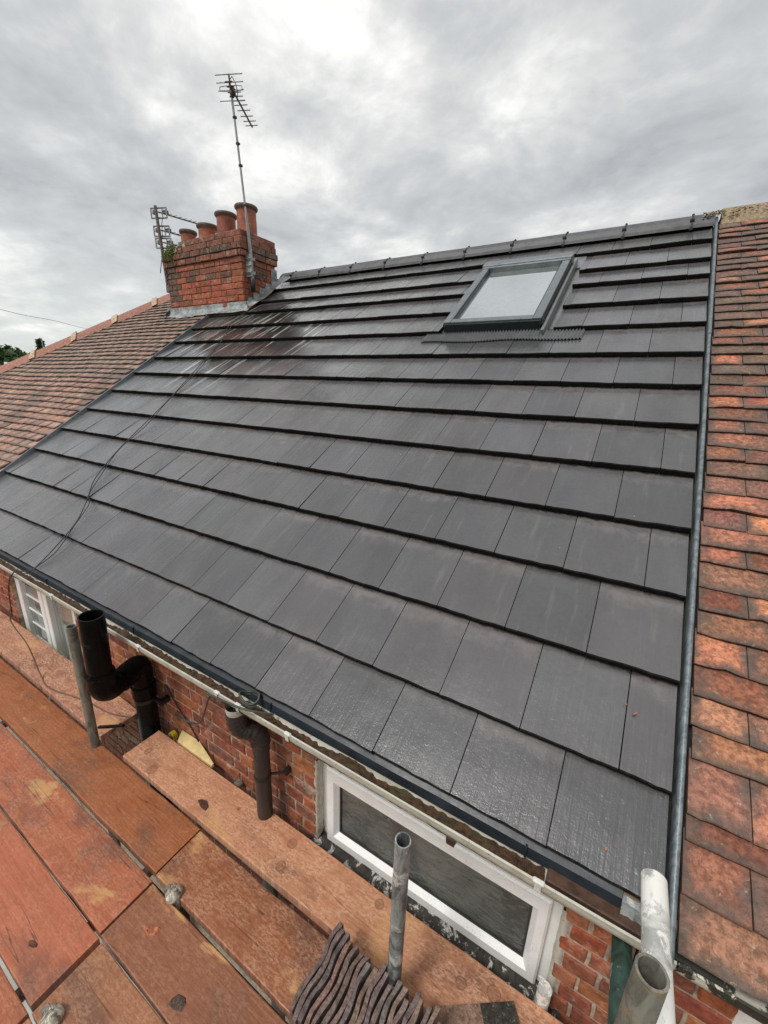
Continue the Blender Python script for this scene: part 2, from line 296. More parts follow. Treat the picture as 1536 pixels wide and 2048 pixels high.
# ------------------------------------------------------------ mesh helpers
ORG = {}
class MB:
    def __init__(s): s.v = []; s.f = []; s.c = []; s.c2 = []; s.uv = []; s.mi = []; s.sm = []
    def add(s, vs, fs, col=(1, 1, 1), uvs=None, mi=0, smooth=False, col2=(0, 0, 0)):
        o = len(s.v); s.v += [tuple(p) for p in vs]
        for k, f in enumerate(fs):
            s.f.append([o + i for i in f]); s.c.append(col); s.c2.append([col2[i] for i in f] if isinstance(col2, list) else col2); s.mi.append(mi); s.sm.append(smooth)
            s.uv.append([uvs[i] for i in f] if uvs else None)
    def quad(s, a, b, c, d, **k): s.add([a, b, c, d], [(0, 1, 2, 3)], **k)
    def frame_box(s, o, ax, ay, az, bev=0., **k):
        """box from origin o spanned by three vectors, optional chamfer"""
        o = Vector(o); ax = Vector(ax); ay = Vector(ay); az = Vector(az)
        lx, ly, lz = ax.length, ay.length, az.length; ux, uy, uz = ax / lx, ay / ly, az / lz
        if ax.cross(ay).dot(az) < 0: o = o + az; az = -az; uz = -uz
        if bev <= 0:
            P = [o + ux * (lx * i) + uy * (ly * j) + uz * (lz * q) for q in (0, 1) for j in (0, 1) for i in (0, 1)]
            F = [(0, 2, 3, 1), (4, 5, 7, 6), (0, 1, 5, 4), (2, 6, 7, 3), (0, 4, 6, 2), (1, 3, 7, 5)]
            s.add(P, F, **k); return
        b = min(bev, lx * .45, ly * .45, lz * .45)
        P = []; idx = {}
        for q in (0, 1):
            for j in (0, 1):
                for i in (0, 1):
                    cx, cy, cz = lx * i, ly * j, lz * q; sx, sy, sz = (b if i == 0 else -b), (b if j == 0 else -b), (b if q == 0 else -b)
                    for a_, (dx, dy, dz) in enumerate(((0, sy, sz), (sx, 0, sz), (sx, sy, 0))):
                        idx[(i, j, q, a_)] = len(P); P.append(o + ux * (cx + dx) + uy * (cy + dy) + uz * (cz + dz))
        F = []
        for a_ in range(3):
            for side in (0, 1):
                cyc = [(0, 0), (1, 0), (1, 1), (0, 1)]; q4 = []
                for (p1, p2) in cyc:
                    t3 = [0, 0, 0]; t3[a_] = side; t3[(a_ + 1) % 3] = p1; t3[(a_ + 2) % 3] = p2; q4.append(idx[(*t3, a_)])
                F.append(q4 if side else q4[::-1])
        for a_ in range(3):
            b_, c_ = (a_ + 1) % 3, (a_ + 2) % 3
            for p1 in (0, 1):
                for p2 in (0, 1):
                    t0 = [0, 0, 0]; t1 = [0, 0, 0]; t0[a_] = 0; t1[a_] = 1; t0[b_] = t1[b_] = p1; t0[c_] = t1[c_] = p2
                    q4 = [idx[(*t0, b_)], idx[(*t1, b_)], idx[(*t1, c_)], idx[(*t0, c_)]]
                    F.append(q4)
        for i in (0, 1):
            for j in (0, 1):
                for q in (0, 1): F.append([idx[(i, j, q, 0)], idx[(i, j, q, 1)], idx[(i, j, q, 2)]])
        cen = o + ax / 2 + ay / 2 + az / 2; G = []
        for f in F:
            a = P[f[0]]; n = (P[f[1]] - a).cross(P[f[2]] - a); mid = sum((P[i] for i in f), Vector()) / len(f)
            G.append(f if n.dot(mid - cen) > 0 else f[::-1])
        s.add(P, G, **k)
    def box(s, x0, x1, y0, y1, z0, z1, bev=0., **k): s.frame_box((x0, y0, z0), (x1 - x0, 0, 0), (0, y1 - y0, 0), (0, 0, z1 - z0), bev, **k)
    def tube(s, pts, r, seg=16, cap=True, hollow=0., smooth=True, **k):
        pts = [Vector(p) for p in pts]; rs = r if isinstance(r, (list, tuple)) else [r] * len(pts)
        T = []
        for i in range(len(pts)):
            a = pts[max(0, i - 1)]; b = pts[min(len(pts) - 1, i + 1)]; T.append((b - a).normalized())
        up = Vector((0, 0, 1)) if abs(T[0].z) < .9 else Vector((1, 0, 0)); n = T[0].cross(up).normalized(); V = []
        for i, p in enumerate(pts):
            n = (n - T[i] * n.dot(T[i])).normalized(); b = T[i].cross(n)
            for q in range(seg):
                a = 2 * math.pi * q / seg; V.append(p + (n * math.cos(a) + b * math.sin(a)) * rs[i])
        F = []
        for i in range(len(pts) - 1):
            for q in range(seg):
                q2 = (q + 1) % seg; F.append((i * seg + q, i * seg + q2, (i + 1) * seg + q2, (i + 1) * seg + q))
        s.add(V, F, smooth=smooth, **k)
        if hollow > 0:
            inner = MB(); inner.tube(pts, [x - hollow for x in rs], seg, False, 0)
            s.add(inner.v, [f[::-1] for f in inner.f], smooth=smooth, **k)
            m_ = len(pts) - 1
            for base in (0, m_):
                R1 = V[base * seg:(base + 1) * seg]; R2 = [Vector(x) for x in inner.v[base * seg:(base + 1) * seg]]
                F = [(q, (q + 1) % seg, seg + (q + 1) % seg, seg + q) for q in range(seg)]
                s.add(R1 + R2, F if base == m_ else [f[::-1] for f in F], **k)
        elif cap:
            s.add(V[:seg], [tuple(range(seg))[::-1]], **k); s.add(V[-seg:], [tuple(range(seg))], **k)
    def lathe(s, c, prof, seg=28, **k):
        V = []; 
        for (r, z) in prof:
            for q in range(seg):
                a = 2 * math.pi * q / seg; V.append((c[0] + r * math.cos(a), c[1] + r * math.sin(a), c[2] + z))
        F = [(i * seg + q, i * seg + (q + 1) % seg, (i + 1) * seg + (q + 1) % seg, (i + 1) * seg + q) for i in range(len(prof) - 1) for q in range(seg)]
        s.add(V, F, smooth=True, **k)
    def sweep(s, prof, a, b, n=1, jit=0., closed=False, **k):
        """extrude a (y,z) profile along x from a to b"""
        V = []
        for i in range(n + 1):
            x = a + (b - a) * i / n
            for (y, z) in prof: V.append((x, y + R_.uniform(-jit, jit), z + R_.uniform(-jit, jit)))
        m_ = len(prof); F = []
        for i in range(n):
            for q in range(m_ if closed else m_ - 1):
                q2 = (q + 1) % m_; F.append((i * m_ + q, i * m_ + q2, (i + 1) * m_ + q2, (i + 1) * m_ + q))
        s.add(V, F, **k)
        if closed:
            s.add(V[:m_], [tuple(range(m_))[::-1]], **k); s.add(V[-m_:], [tuple(range(m_))], **k)
    def build(s, name, mats, parent=None):
        o = ORG.get(parent.name, Vector((0, 0, 0))) if parent else Vector((0, 0, 0))
        me = bpy.data.meshes.new(name); me.from_pydata([(p[0] - o.x, p[1] - o.y, p[2] - o.z) for p in s.v], [], s.f)
        if not isinstance(mats, (list, tuple)): mats = [mats]
        for m_ in mats: me.materials.append(m_)
        ca = me.color_attributes.new('col', 'FLOAT_COLOR', 'CORNER'); cb = me.color_attributes.new('col2', 'FLOAT_COLOR', 'CORNER')
        uvl = me.uv_layers.new(name='UVMap'); A = []; B = []; U = []
        for i, f in enumerate(s.f):
            for k in range(len(f)):
                A += [*s.c[i][:3], 1.]; q2 = s.c2[i][k] if isinstance(s.c2[i], list) else s.c2[i]; B += [*q2[:3], 1.]; U += list(s.uv[i][k]) if s.uv[i] else [0., 0.]
        ca.data.foreach_set('color', A); cb.data.foreach_set('color', B); uvl.data.foreach_set('uv', U)
        me.polygons.foreach_set('material_index', s.mi); me.polygons.foreach_set('use_smooth', s.sm); me.update()
        ob = bpy.data.objects.new(name, me); COL.objects.link(ob)
        if parent: ob.parent = parent
        ORG[ob.name] = o
        return ob

def tag(o, label=None, cat=None, group=None, kind=None):
    if label: o['label'] = label
    if cat: o['category'] = cat
    if group: o['group'] = group
    if kind: o['kind'] = kind
    return o
def thing(name, loc, label, cat, group=None):
    o = bpy.data.objects.new(name, None); COL.objects.link(o); o.location = loc; ORG[o.name] = Vector(loc); o.empty_display_size = .1
    return tag(o, label, cat, group)

# ------------------------------------------------------------ roof frame
A = math.radians(34.5); CA, SA = math.cos(A), math.sin(A)
def rp(x, s, n=0.): return Vector((x, s * CA - n * SA, s * SA + n * CA))
S = [0., .277, .619, .962, 1.297, 1.647, 2.005, 2.363, 2.712, 3.084, 3.437, 3.804, 4.095, 4.471, 4.80]
XL = lambda s: -5.52 - .045 * s          # party line on the left, not quite square
XR = 0.0
rnd = R_.uniform

def ground_and_far():
    b = MB(); b.quad((-900, -300, -5.3), (400, -300, -5.3), (400, 900, -5.3), (-900, 900, -5.3)); tag(b.build('ground', MAT['grass']), kind='structure')
    b = MB(); b.quad((-14, -5, -5.296), (4, -5, -5.296), (4, .14, -5.296), (-14, .14, -5.296)); tag(b.build('patio', MAT['paving']), kind='structure')
ground_and_far()

# ------------------------------------------------------------ houses
def vary(c, a=.15, h=.06):
    k = 1 + rnd(-a, a); return tuple(max(.005, x * k * (1 + rnd(-h, h))) for x in c)
BR = [(.36, .14, .06), (.33, .13, .07), (.30, .085, .045), (.34, .10, .05), (.25, .07, .042), (.20, .065, .045), (.37, .12, .055), (.28, .10, .06), (.24, .09, .06)]
def brick_face(b, o, u, w, nrm, L, col, H=.065, jit=.0028, ch=.0055, depth=.03):
    """one brick: chamfered irregular block, o lower-left of the face on the wall plane"""
    o, u, w, nrm = Vector(o), Vector(u), Vector(w), Vector(nrm); seg = 4 if L > .14 else 2; out = rnd(-.001, .003)
    ring_o, ring_i = [], []
    pts = [(L * i / seg, 0) for i in range(seg)] + [(L, 0), (L, H * .5)] + [(L - L * i / seg, H) for i in range(seg)] + [(0, H), (0, H * .5)]
    for (a, c_) in pts:
        ja, jc = rnd(-jit, jit), rnd(-jit, jit); ia = ch if a < L * .01 else (-ch if a > L * .99 else 0); ic = ch if c_ < H * .01 else (-ch if c_ > H * .99 else 0)
        ring_o.append(o + u * (a + ja) + w * (c_ + jc)); ring_i.append(o + u * (a + ja + ia) + w * (c_ + jc + ic) + nrm * (ch * .6 + out + rnd(-.0012, .0012)))
    n = len(pts); back = [p - nrm * depth for p in ring_o]
    cen = sum(ring_i, Vector()) / n + nrm * rnd(-.001, .002)
    V = back + ring_o + ring_i + [cen]; F = []
    for i in range(n):
        j = (i + 1) % n; F += [(i, j, n + j, n + i), (n + i, n + j, 2 * n + j, 2 * n + i), (2 * n + i, 2 * n + j, 3 * n)]
    b.add(V, F, col=col)

def brick_wall(b, x0, x1, z0, z1, yw, holes, pal=BR, course=.075, seed=1, quoin=()):
    z = z1 - course; k = 0
    while z > z0:
        x = x0 - (.0 if k % 2 else .17) - rnd(0, .02); j = k
        while x < x1:
            Lb = .215 if j % 2 == 0 else .103
            a, c_ = max(x, x0), min(x + Lb, x1)
            segs = [(a, c_)]
            for (hx0, hx1, hz0, hz1) in holes:
                if z + .055 > hz0 and z < hz1:
                    ns = []
                    for (p, q) in segs:
                        if q <= hx0 or p >= hx1: ns.append((p, q))
                        else:
                            if p < hx0: ns.append((p, hx0 - .002))
                            if q > hx1: ns.append((hx1 + .002, q))
                    segs = ns
            for (p, q) in segs:
                if q - p > .03: brick_face(b, (p, yw, z + .005 + rnd(-.0015, .0015)), (1, 0, 0), (0, 0, 1), (0, -1, 0), q - p, vary(R_.choice(pal)), .066)
            x += Lb + .011; j += 1
        z -= course; k += 1

def panel_with_holes(b, x0, x1, z0, z1, y, holes, depth, mi=0):
    """mortar body: slabs round the openings"""
    xs = sorted({x0, x1, *[h[0] for h in holes], *[h[1] for h in holes]})
    for i in range(len(xs) - 1):
        a, c_ = xs[i], xs[i + 1]; m_ = (a + c_) / 2; hs = [h for h in holes if h[0] < m_ < h[1]]
        if not hs: b.box(a, c_, y, y + depth, z0, z1, mi=mi)
        else:
            b.box(a, c_, y, y + depth, z0, hs[0][2], mi=mi); b.box(a, c_, y, y + depth, hs[0][3], z1, mi=mi)

def window_frame_bars(b, x0, x1, z0, z1, y, w, d, bev=.006, **k):
    b.box(x0, x1, y, y + d, z1 - w, z1, bev, **k); b.box(x0, x1, y, y + d, z0, z0 + w, bev, **k)
    b.box(x0, x0 + w, y + .0005, y + d - .0005, z0 + w, z1 - w, 0, **k); b.box(x1 - w, x1, y + .0005, y + d - .0005, z0 + w, z1 - w, 0, **k)

YW = .14
house = thing('terraced_house', (-2.8, 3.5, -5.3), 'middle terraced house with new dark grey tiled roof, skylight and red brick rear wall', 'house', 'houses of the terrace')
houseR = thing('terraced_house', (2.5, 3.5, -5.3), 'terraced house on the right with orange and brown clay tiled roof, beside the new roof', 'house', 'houses of the terrace')
houseL = thing('terraced_house', (-8.5, 3.5, -5.3), 'end terraced house on the left with faded pink clay hipped roof beyond the chimney', 'house', 'houses of the terrace')

H1 = (-1.285, -.205, -.90, -.385); H2 = (-4.70, -3.56, -1.45, -.36)
b = MB(); brick_wall(b, -5.6, -.005, -1.95, -.06, YW, [(H1[0], H1[1], -.93, H1[3]), H2]); 
for side, hx in ((-1, H1[0]), (1, H1[1]), (-1, H2[0]), (1, H2[1])):       # brick reveals of the openings
    pass
panel_with_holes(b, -5.6, -.004, -5.3, .0, YW + .0015, [H1, H2], .22, mi=1)
b.build('wall', [MAT['brick'], MAT['mortar']], house)
b = MB(); H3 = (.245, 1.2, -.95, -.30); brick_wall(b, .005, 1.6, -1.6, -.06, YW, [H3]); panel_with_holes(b, .004, 6, -5.3, .0, YW + .0015, [H3], .22, mi=1)
b.build('wall', [MAT['brick'], MAT['mortar']], houseR)
b = MB(); brick_wall(b, -6.6, -5.615, -1.95, -.06, YW, []); b.box(-11.2, -5.605, YW + .0015, YW + .2, -5.3, .0, mi=1); b.box(-11.2, -11.0, YW + .2, 8, -5.3, -.1, mi=1)
b.build('wall', [MAT['brick'], MAT['mortar']], houseL)

# window with the rippled glass
def win_main():
    y = .172; x0, x1, z0, z1 = -1.28, -.21, -.903, -.39
    b = MB(); window_frame_bars(b, x0, x1, z0, z1, y + .012, .045, .06)
    w = b.build('window', MAT['upvc'], house); w['label'] = 'wide shallow white window with dark rippled glass'
    b = MB(); X0, X1, Z0, Z1 = x0 + .038, x1 - .036, z0 + .014, z1 - .04
    # sash: bevelled ring
    def ring(r0, r1, y0, y1):
        (a0, a1, c0, c1), (d0, d1, e0, e1) = r0, r1
        o = [(a0, y0, c0), (a1, y0, c0), (a1, y0, c1), (a0, y0, c1)]; i = [(d0, y1, e0), (d1, y1, e0), (d1, y1, e1), (d0, y1, e1)]
        b.add(o + i, [(q, (q + 1) % 4, 4 + (q + 1) % 4, 4 + q) for q in range(4)])
    gx0, gx1, gz0, gz1 = -1.178, -.304, -.82, -.517
    ring((X0, X1, Z0, Z1), (X0, X1, Z0, Z1), y + .03, y - .006); ring((X0, X1, Z0, Z1), (X0 + .008, X1 - .008, Z0 + .008, Z1 - .008), y - .006, y - .013)
    ring((X0 + .008, X1 - .008, Z0 + .008, Z1 - .008), (gx0 - .02, gx1 + .02, gz0 - .02, gz1 + .02), y - .013, y - .013)
    ring((gx0 - .02, gx1 + .02, gz0 - .02, gz1 + .02), (gx0, gx1, gz0, gz1), y - .013, y + .012)
    b.build('sash', MAT['upvc'], w)
    b = MB(); window_frame_bars(b, gx0 - .001, gx1 + .001, gz0 - .001, gz1 + .001, y + .010, .008, .006, 0); b.build('gasket', MAT['rubber'], w)
    b = MB(); b.box(gx0, gx1, y + .018, y + .024, gz0, gz1); b.build('pane', MAT['glass_obscure'], w)
    b = MB()
    prof = [(YW + .05, -.887), (YW - .01, -.897), (YW - .055, -.907), (YW - .06, -1.04), (YW + .05, -1.04)]
    b.sweep(prof, x0 - .06, x1 + .06, 60, .003, closed=True); b.build('sill', MAT['sill'], w)
    for (xa, xb) in ((x0 - .018, x0 + .002), (x1 - .002, x1 + .024)):
        b = MB(); V = []; n = 24
        for i in range(n + 1):
            z = -.90 + .50 * i / n
            for (x, y) in ((xa, YW + .045), (xa, YW - .002), (xb, YW - .002), (xb, YW + .045)): V.append((x + rnd(-.003, .003), y + rnd(-.003, .003), z))
        b.add(V, [(i * 4 + q, i * 4 + q + 1, i * 4 + 5 + q, i * 4 + 4 + q) for i in range(n) for q in range(3)], smooth=True)
        b.build('reveal_filler', MAT['upvc_old'], w)
    b = MB(); b.box(-.645, -.605, .158, .1855, -.452, -.415, .004); b.build('frame_chip', MAT['batten'], w)
win_main()
def win_left():
    y = .165; x0, x1, z0, z1 = -4.69, -3.57, -1.44, -.37
    b = MB(); 
    for (a, c_) in ((x0, -4.61), (-4.25, -4.185), (-4.165, -4.10), (-3.67, x1)): b.box(a, c_, y, y + .06, z0, z1, .005)
    b.box(x0 + .08, x1 - .1, y + .004, y + .05, z1 - .05, z1 - .002); b.box(x0 + .08, x1 - .1, y + .004, y + .05, z0 + .002, z0 + .05)
    w = b.build('window', MAT['upvc'], house); w['label'] = 'tall white two-light window by the left end of the wall'
    b = MB()
    for z in (-.575, -.71, -.85, -.99, -1.13): b.box(-4.609, -4.251, y + .028, y + .036, z - .007, z + .007)
    b.build('reflected_bar', MAT['upvc'], w)  # bars of a reflected window, modelled as solid strips
    b = MB(); b.box(-4.609, -4.251, y + .038, y + .044, z0 + .05, z1 - .05); b.build('pane', MAT['glass_plain'], w)
    b = MB(); b.box(-4.099, -3.671, y + .038, y + .044, z0 + .05, z1 - .05); b.build('pane', MAT['glass_plain'], w)
    b = MB(); b.box(-4.7, -4.2, y + .14, y + .15, z0, z1); b.build('curtain', MAT['room'], w)
    b = MB(); b.box(-4.15, -3.5, y + .12, y + .13, z0, z1); b.build('brick_reflection', MAT['brick_reflection'], w)  # added warm panel, stands in for brickwork reflected in the pane
win_left()
b = MB(); window_frame_bars(b, .25, 1.19, -.94, -.305, .165, .075, .06); w = b.build('window', MAT['upvc'], houseR); w['label'] = 'white window at the far right under the mossy gutter'
b = MB(); b.box(.325, 1.115, .185, .191, -.865, -.38); b.build('pane', MAT['glass_obscure'], w)

# roofs -------------------------------------------------------
SK = (-1.93, -.955, 3.0, 4.30)      # hole for the skylight (x0,x1,s0,s1)
CH = (-6.63, -5.03, 3.2, 3.78)      # chimney plan (x0,x1,y0,y1)
def slate_tile(b, x0, x1, s0, s1, n0, n1, th, col, ju):
    """one tile: x0..x1 across, butt at s0 (height n0), running up to s1 (height n1)"""
    k = 7; V = []; UV = []; nl, nr = rnd(-.003, .003), rnd(-.003, .003); sk = rnd(-.003, .003)
    for i in range(k + 1):
        t = i / k; x = x0 + (x1 - x0) * t; js = rnd(-.0022, .0022) + sk * (t - .5); nn = n0 + nl * (1 - t) + nr * t
        V += [rp(x, s0 + js + .0, nn - th), rp(x, s0 + js - .0015, nn - .004), rp(x, s0 + js + .0035, nn), rp(x, s1, n1)]
        UV += [(x + ju, s0 - .02), (x + ju, s0 - .005), (x + ju, s0), (x + ju, s1)]
    F = []
    for i in range(k):
        a = i * 4; c_ = a + 4
        F += [(a + 2, c_ + 2, c_ + 3, a + 3)]
    rt = R_.random(); b.add(V, F, col=col, uvs=UV, col2=[(0 if q % 4 < 3 else 1, rt, 0) for q in range(len(V))])
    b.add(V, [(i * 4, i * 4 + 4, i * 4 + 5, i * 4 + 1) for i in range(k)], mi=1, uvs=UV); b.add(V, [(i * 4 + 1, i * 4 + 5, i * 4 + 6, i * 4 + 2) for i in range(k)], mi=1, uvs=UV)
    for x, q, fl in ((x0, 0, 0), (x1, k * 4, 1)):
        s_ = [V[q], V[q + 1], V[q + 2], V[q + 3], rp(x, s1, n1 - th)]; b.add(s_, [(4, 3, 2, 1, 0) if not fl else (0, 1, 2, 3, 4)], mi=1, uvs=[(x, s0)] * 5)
b = MB(); TW = .3
for i in range(14):
    s0, s1 = S[i], S[i + 1]; top = s1 + .05; n1 = -.040
    off = 0 if i % 2 == 0 else -.5
    j = -1
    x = off * TW + .3
    xr = 0.0
    while xr > XL(s0) + .02:
        xl = (math.ceil(xr / TW - 1e-6) - 1) * TW if off == 0 else (math.ceil(xr / TW + .5 - 1e-6) - 1.5) * TW
        xl = max(xl, XL(s0))
        if xl - XL(s0) < .06: xl = XL(s0)
        a, c_ = xl + .0016, xr - .0016 - (.012 if xr == 0 else 0)
        pieces = [(a, c_)]
        if s0 > SK[2] and s0 < SK[3] and True:
            nx = []
            for (p, q) in pieces:
                lx, rx = -1.895 + rnd(-.004, .004), -.955 - .0
                if q <= lx or p >= rx: nx.append((p, q)); continue
                if p < lx: nx.append((p, lx))
                if q > rx: nx.append((rx + rnd(0, .01), q))
            pieces = nx
        if s0 > 3.75:
            lim = -4.93 if s0 < 4.4 else -4.98
            if s0 > 4.4: lim = -5.25
            pieces = [(max(p, lim), q) for (p, q) in pieces if q > lim + .02]
        for (p, q) in pieces:
            if q - p < .02: continue
            c = vary((1, 1, 1), .17, .015); slate_tile(b, p, q, s0, top if i < 13 else s1, rnd(-.001, .001), n1, .030, c, rnd(-3, 3) * 0)
        xr = xl
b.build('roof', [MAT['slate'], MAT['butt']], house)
b = MB(); b.add([rp(XL(0), .02, -.065), rp(0, .02, -.065), rp(0, 4.9, -.065), rp(-5.76, 4.9, -.065)], [(0, 1, 2, 3)])
# rear slope
b.add([rp(-5.74, 4.95, -.03), rp(0, 4.95, -.03), Vector((0, 8.1, 0)), Vector((-5.74, 8.1, 0))], [(0, 1, 2, 3)])
b.build('roof_felt', MAT['deck'], house)

def ridge():
    b = MB(); clips = []; xs = [0.0] + [-.17 - .525 * k for k in range(10)] + [-5.12]
    prof = [(3.943, 2.700), (3.947, 2.728), (3.975, 2.775), (4.025, 2.82), (4.08, 2.838), (4.135, 2.82), (4.185, 2.775), (4.25, 2.70)]
    for i in range(len(xs) - 1):
        a, c_ = xs[i] - .006, xs[i + 1] + .006; dz = rnd(-.004, .004); dz2 = rnd(-.003, .003)
        V = [(a, y, z + dz) for (y, z) in prof] + [(c_, y, z + dz2) for (y, z) in prof]; n = len(prof)
        b.add(V, [(q, n + q, n + q + 1, q + 1) for q in range(n - 1)])
    for x in xs[1:-1]:
        u = MB(); clips.append(u)
        u.sweep([(y - .004 if y < 4.08 else y + .004, z + .004) for (y, z) in prof], x - .006, x + .006, 1)
        
        u.box(x - .014, x + .012, 3.915, 3.94, 2.675, 2.70, .003); u.box(x - .010, x + .010, 4.065, 4.095, 2.83, 2.848, .004)
        u.box(x - .02, x + .016, 3.95, 3.965, 2.755, 2.775, .004)
    o = b.build('ridge', MAT['ridge'], house)
    for u in clips: u.build('ridge_clip', MAT['union'], o)
ridge()

# verge strips
def verge(x, s0, s1, r, name, par, m_, n0=.0, xf=None):
    b = MB(); n = 40; P = []
    for i in range(n + 1):
        s = s0 + (s1 - s0) * i / n; xx = x if xf is None else xf(s) + x
        ring = []
        for q in range(9):
            a = math.pi * q / 8; ring.append(rp(xx + r * math.cos(a), s, n0 + r * 1.1 * math.sin(a)))
        P += [rp(xx + r, s, n0 - .05)] + ring + [rp(xx - r, s, n0 - .05)]
    m2 = 11; F = [(i * m2 + q, i * m2 + q + 1, (i + 1) * m2 + q + 1, (i + 1) * m2 + q) for i in range(n) for q in range(m2 - 1)]
    b.add(P, F, smooth=True); b.add(P[:m2], [tuple(range(m2))[::-1]]); b.add(P[-m2:], [tuple(range(m2))])
    return b.build(name, m_, par)
v1 = verge(.006, -.09, 2.94, .0088, 'verge_strip', house, MAT['verge'], .004); verge(.006, 2.90, 4.9, .0105, 'verge_strip', house, MAT['verge'], .005)
b = MB()
for k in range(24):
    s0, s1 = -.05 + k * .16, -.05 + (k + 1) * .16
    b.add([rp(XL(s0) - .012, s0, .012), rp(XL(s0) + .004, s0, .012), rp(XL(s1) + .004, s1, .012), rp(XL(s1) - .012, s1, .012)], [(0, 1, 2, 3)])
    b.add([rp(XL(s0) + .004, s0, .012), rp(XL(s0) + .006, s0, -.05), rp(XL(s1) + .006, s1, -.05), rp(XL(s1) + .004, s1, .012)], [(0, 1, 2, 3)])
    b.add([rp(XL(s0) - .014, s0, -.05), rp(XL(s0) - .012, s0, .012), rp(XL(s1) - .012, s1, .012), rp(XL(s1) - .014, s1, -.05)], [(0, 1, 2, 3)])
b.build('verge_strip', MAT['alu'], house)

# clay roofs
CL = [(.48, .19, .115), (.52, .21, .125), (.42, .17, .11), (.55, .235, .14), (.36, .16, .11), (.30, .145, .105), (.46, .21, .135)]
def clay_tile(b, x0, x1, s0, s1, n0, n1, col, skew=0., camb=.004, th=.013):
    k = 5; V = []; UV = []; nl, nr = rnd(-.003, .004), rnd(-.003, .004); off = rnd(0, .02)
    for i in range(k + 1):
        t = i / k; x = x0 + (x1 - x0) * t; js = rnd(-.0022, .0022) + skew * (t - .5) + (R_.random() < .06) * rnd(.004, .010); nn = n0 + nl * (1 - t) + nr * t + camb * (1 - (2 * t - 1) ** 2)
        for s_, n_, vv in ((s0 + js, nn - th, -.06), (s0 + js - .001, nn - .003, -.02), (s0 + js + .003, nn, .0), (s0 + (s1 - s0) * .5, (nn + n1) / 2 + .001, .5), (s1, n1, 1.)):
            V.append(rp(x, s_, n_)); UV.append((t, max(.001, vv)))
    F = []
    for i in range(k):
        a = i * 5; c_ = a + 5
        for q in range(1, 4): F.append((a + q, c_ + q, c_ + q + 1, a + q + 1))
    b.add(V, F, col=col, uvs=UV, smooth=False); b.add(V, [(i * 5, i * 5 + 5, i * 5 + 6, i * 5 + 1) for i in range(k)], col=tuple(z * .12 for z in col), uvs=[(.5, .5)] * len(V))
    for x, q, fl in ((x0, 0, 0), (x1, k * 5, 1)):
        s_ = V[q:q + 5] + [rp(x, s1, n1 - th)]; b.add(s_, [(5, 4, 3, 2, 1, 0) if not fl else (0, 1, 2, 3, 4, 5)], col=col, uvs=[(.02, .02)] * 6)
sr = [-.065, .052, .178, .246, .398, .493, .591, .701, .817, .926, 1.023, 1.146, 1.227, 1.337, 1.437, 1.536, 1.645, 1.755]
while sr[-1] < 4.72: sr.append(sr[-1] + rnd(.099, .108))
b = MB()
for i in range(len(sr) - 1):
    s0, s1 = sr[i], sr[i + 1]; x = .024 + rnd(-.004, .004); wds = [.235 if i % 2 == 0 else .145]
    k = 0; n0b = rnd(-.002, .004); rowc = R_.choice(CL)
    while x < 2.2:
        wd = wds[0] if k == 0 else .185 * (1 + rnd(-.03, .03)); c = vary(R_.choice(CL), .2, .1)
        if s0 > 2.2 and R_.random() < .55: c = vary((.20, .12, .095), .25, .1)
        elif s0 > 1.6 and R_.random() < .4: c = vary((.30, .13, .085), .2)
        if s0 < 1.3 and R_.random() < .35: c = vary((.28, .10, .062), .2)
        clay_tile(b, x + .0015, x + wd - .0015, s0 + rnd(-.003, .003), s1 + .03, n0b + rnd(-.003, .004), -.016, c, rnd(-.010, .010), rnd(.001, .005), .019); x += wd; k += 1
b.build('roof', MAT['clay'], houseR)
b = MB(); b.add([rp(.001, -.02, -.045), rp(6, -.02, -.045), rp(6, 4.95, -.045), rp(.001, 4.95, -.045)], [(0, 1, 2, 3)]); b.add([rp(.03, 4.95, -.03), rp(6, 4.95, -.03), Vector((6, 8.1, 0)), Vector((.03, 8.1, 0))], [(0, 1, 2, 3)])
b.add([rp(2.2, -.02, .0), rp(6, -.02, .0), rp(6, 4.95, .0), rp(2.2, 4.95, .0)], [(0, 1, 2, 3)], mi=1, col=(.36, .12, .07), uvs=[(.5, .5)] * 4)
b.build('roof_felt', [MAT['deck'], MAT['clay']], houseR)
def clay_ridge(par, P, w, name, seglen=.45, m_=MAT['clay'], col=(.42, .13, .075)):
    """half round / angle ridge tiles from P[0] to P[1] with mortar humps at the joints; w = half width vector pairs"""
    a, c_ = Vector(P[0]), Vector(P[1]); L_ = (c_ - a).length; n = max(1, round(L_ / seglen)); t = (c_ - a) / L_
    wl, wr = Vector(w[0]), Vector(w[1]); b = MB(); mos = []
    for k in range(n):
        p, q = a + t * (L_ * k / n + .006), a + t * (L_ * (k + 1) / n - .006); c = vary(col, .12)
        ring = lambda o, sc_: [o + wl * sc_, o + wl * .55 * sc_ + Vector((0, 0, .055)), o + Vector((0, 0, .085)), o + wr * .55 * sc_ + Vector((0, 0, .055)), o + wr * sc_]
        V = ring(p, 1.0) + ring(q, 1.0); b.add(V, [(i, 5 + i, 6 + i, i + 1) for i in range(4)], col=c, uvs=[(.5, .5)] * 10)
        if k:
            j = a + t * (L_ * k / n); cc = []
            V = [x_ + Vector((rnd(-.006, .006), rnd(-.006, .006), .02 + rnd(0, .02))) for o in (j - t * .045, j + t * .045) for x_ in ring(o, 1.06)]
            mo = MB(); mos.append(mo); mo.add(V, [(i, 5 + i, 6 + i, i + 1) for i in range(4)] + [(0, 1, 2, 3, 4), (9, 8, 7, 6, 5)])
    o = b.build(name, m_, par)
    for mo in mos: mo.build('mortar_joint', MAT['mortar_pink'], o)
    return o
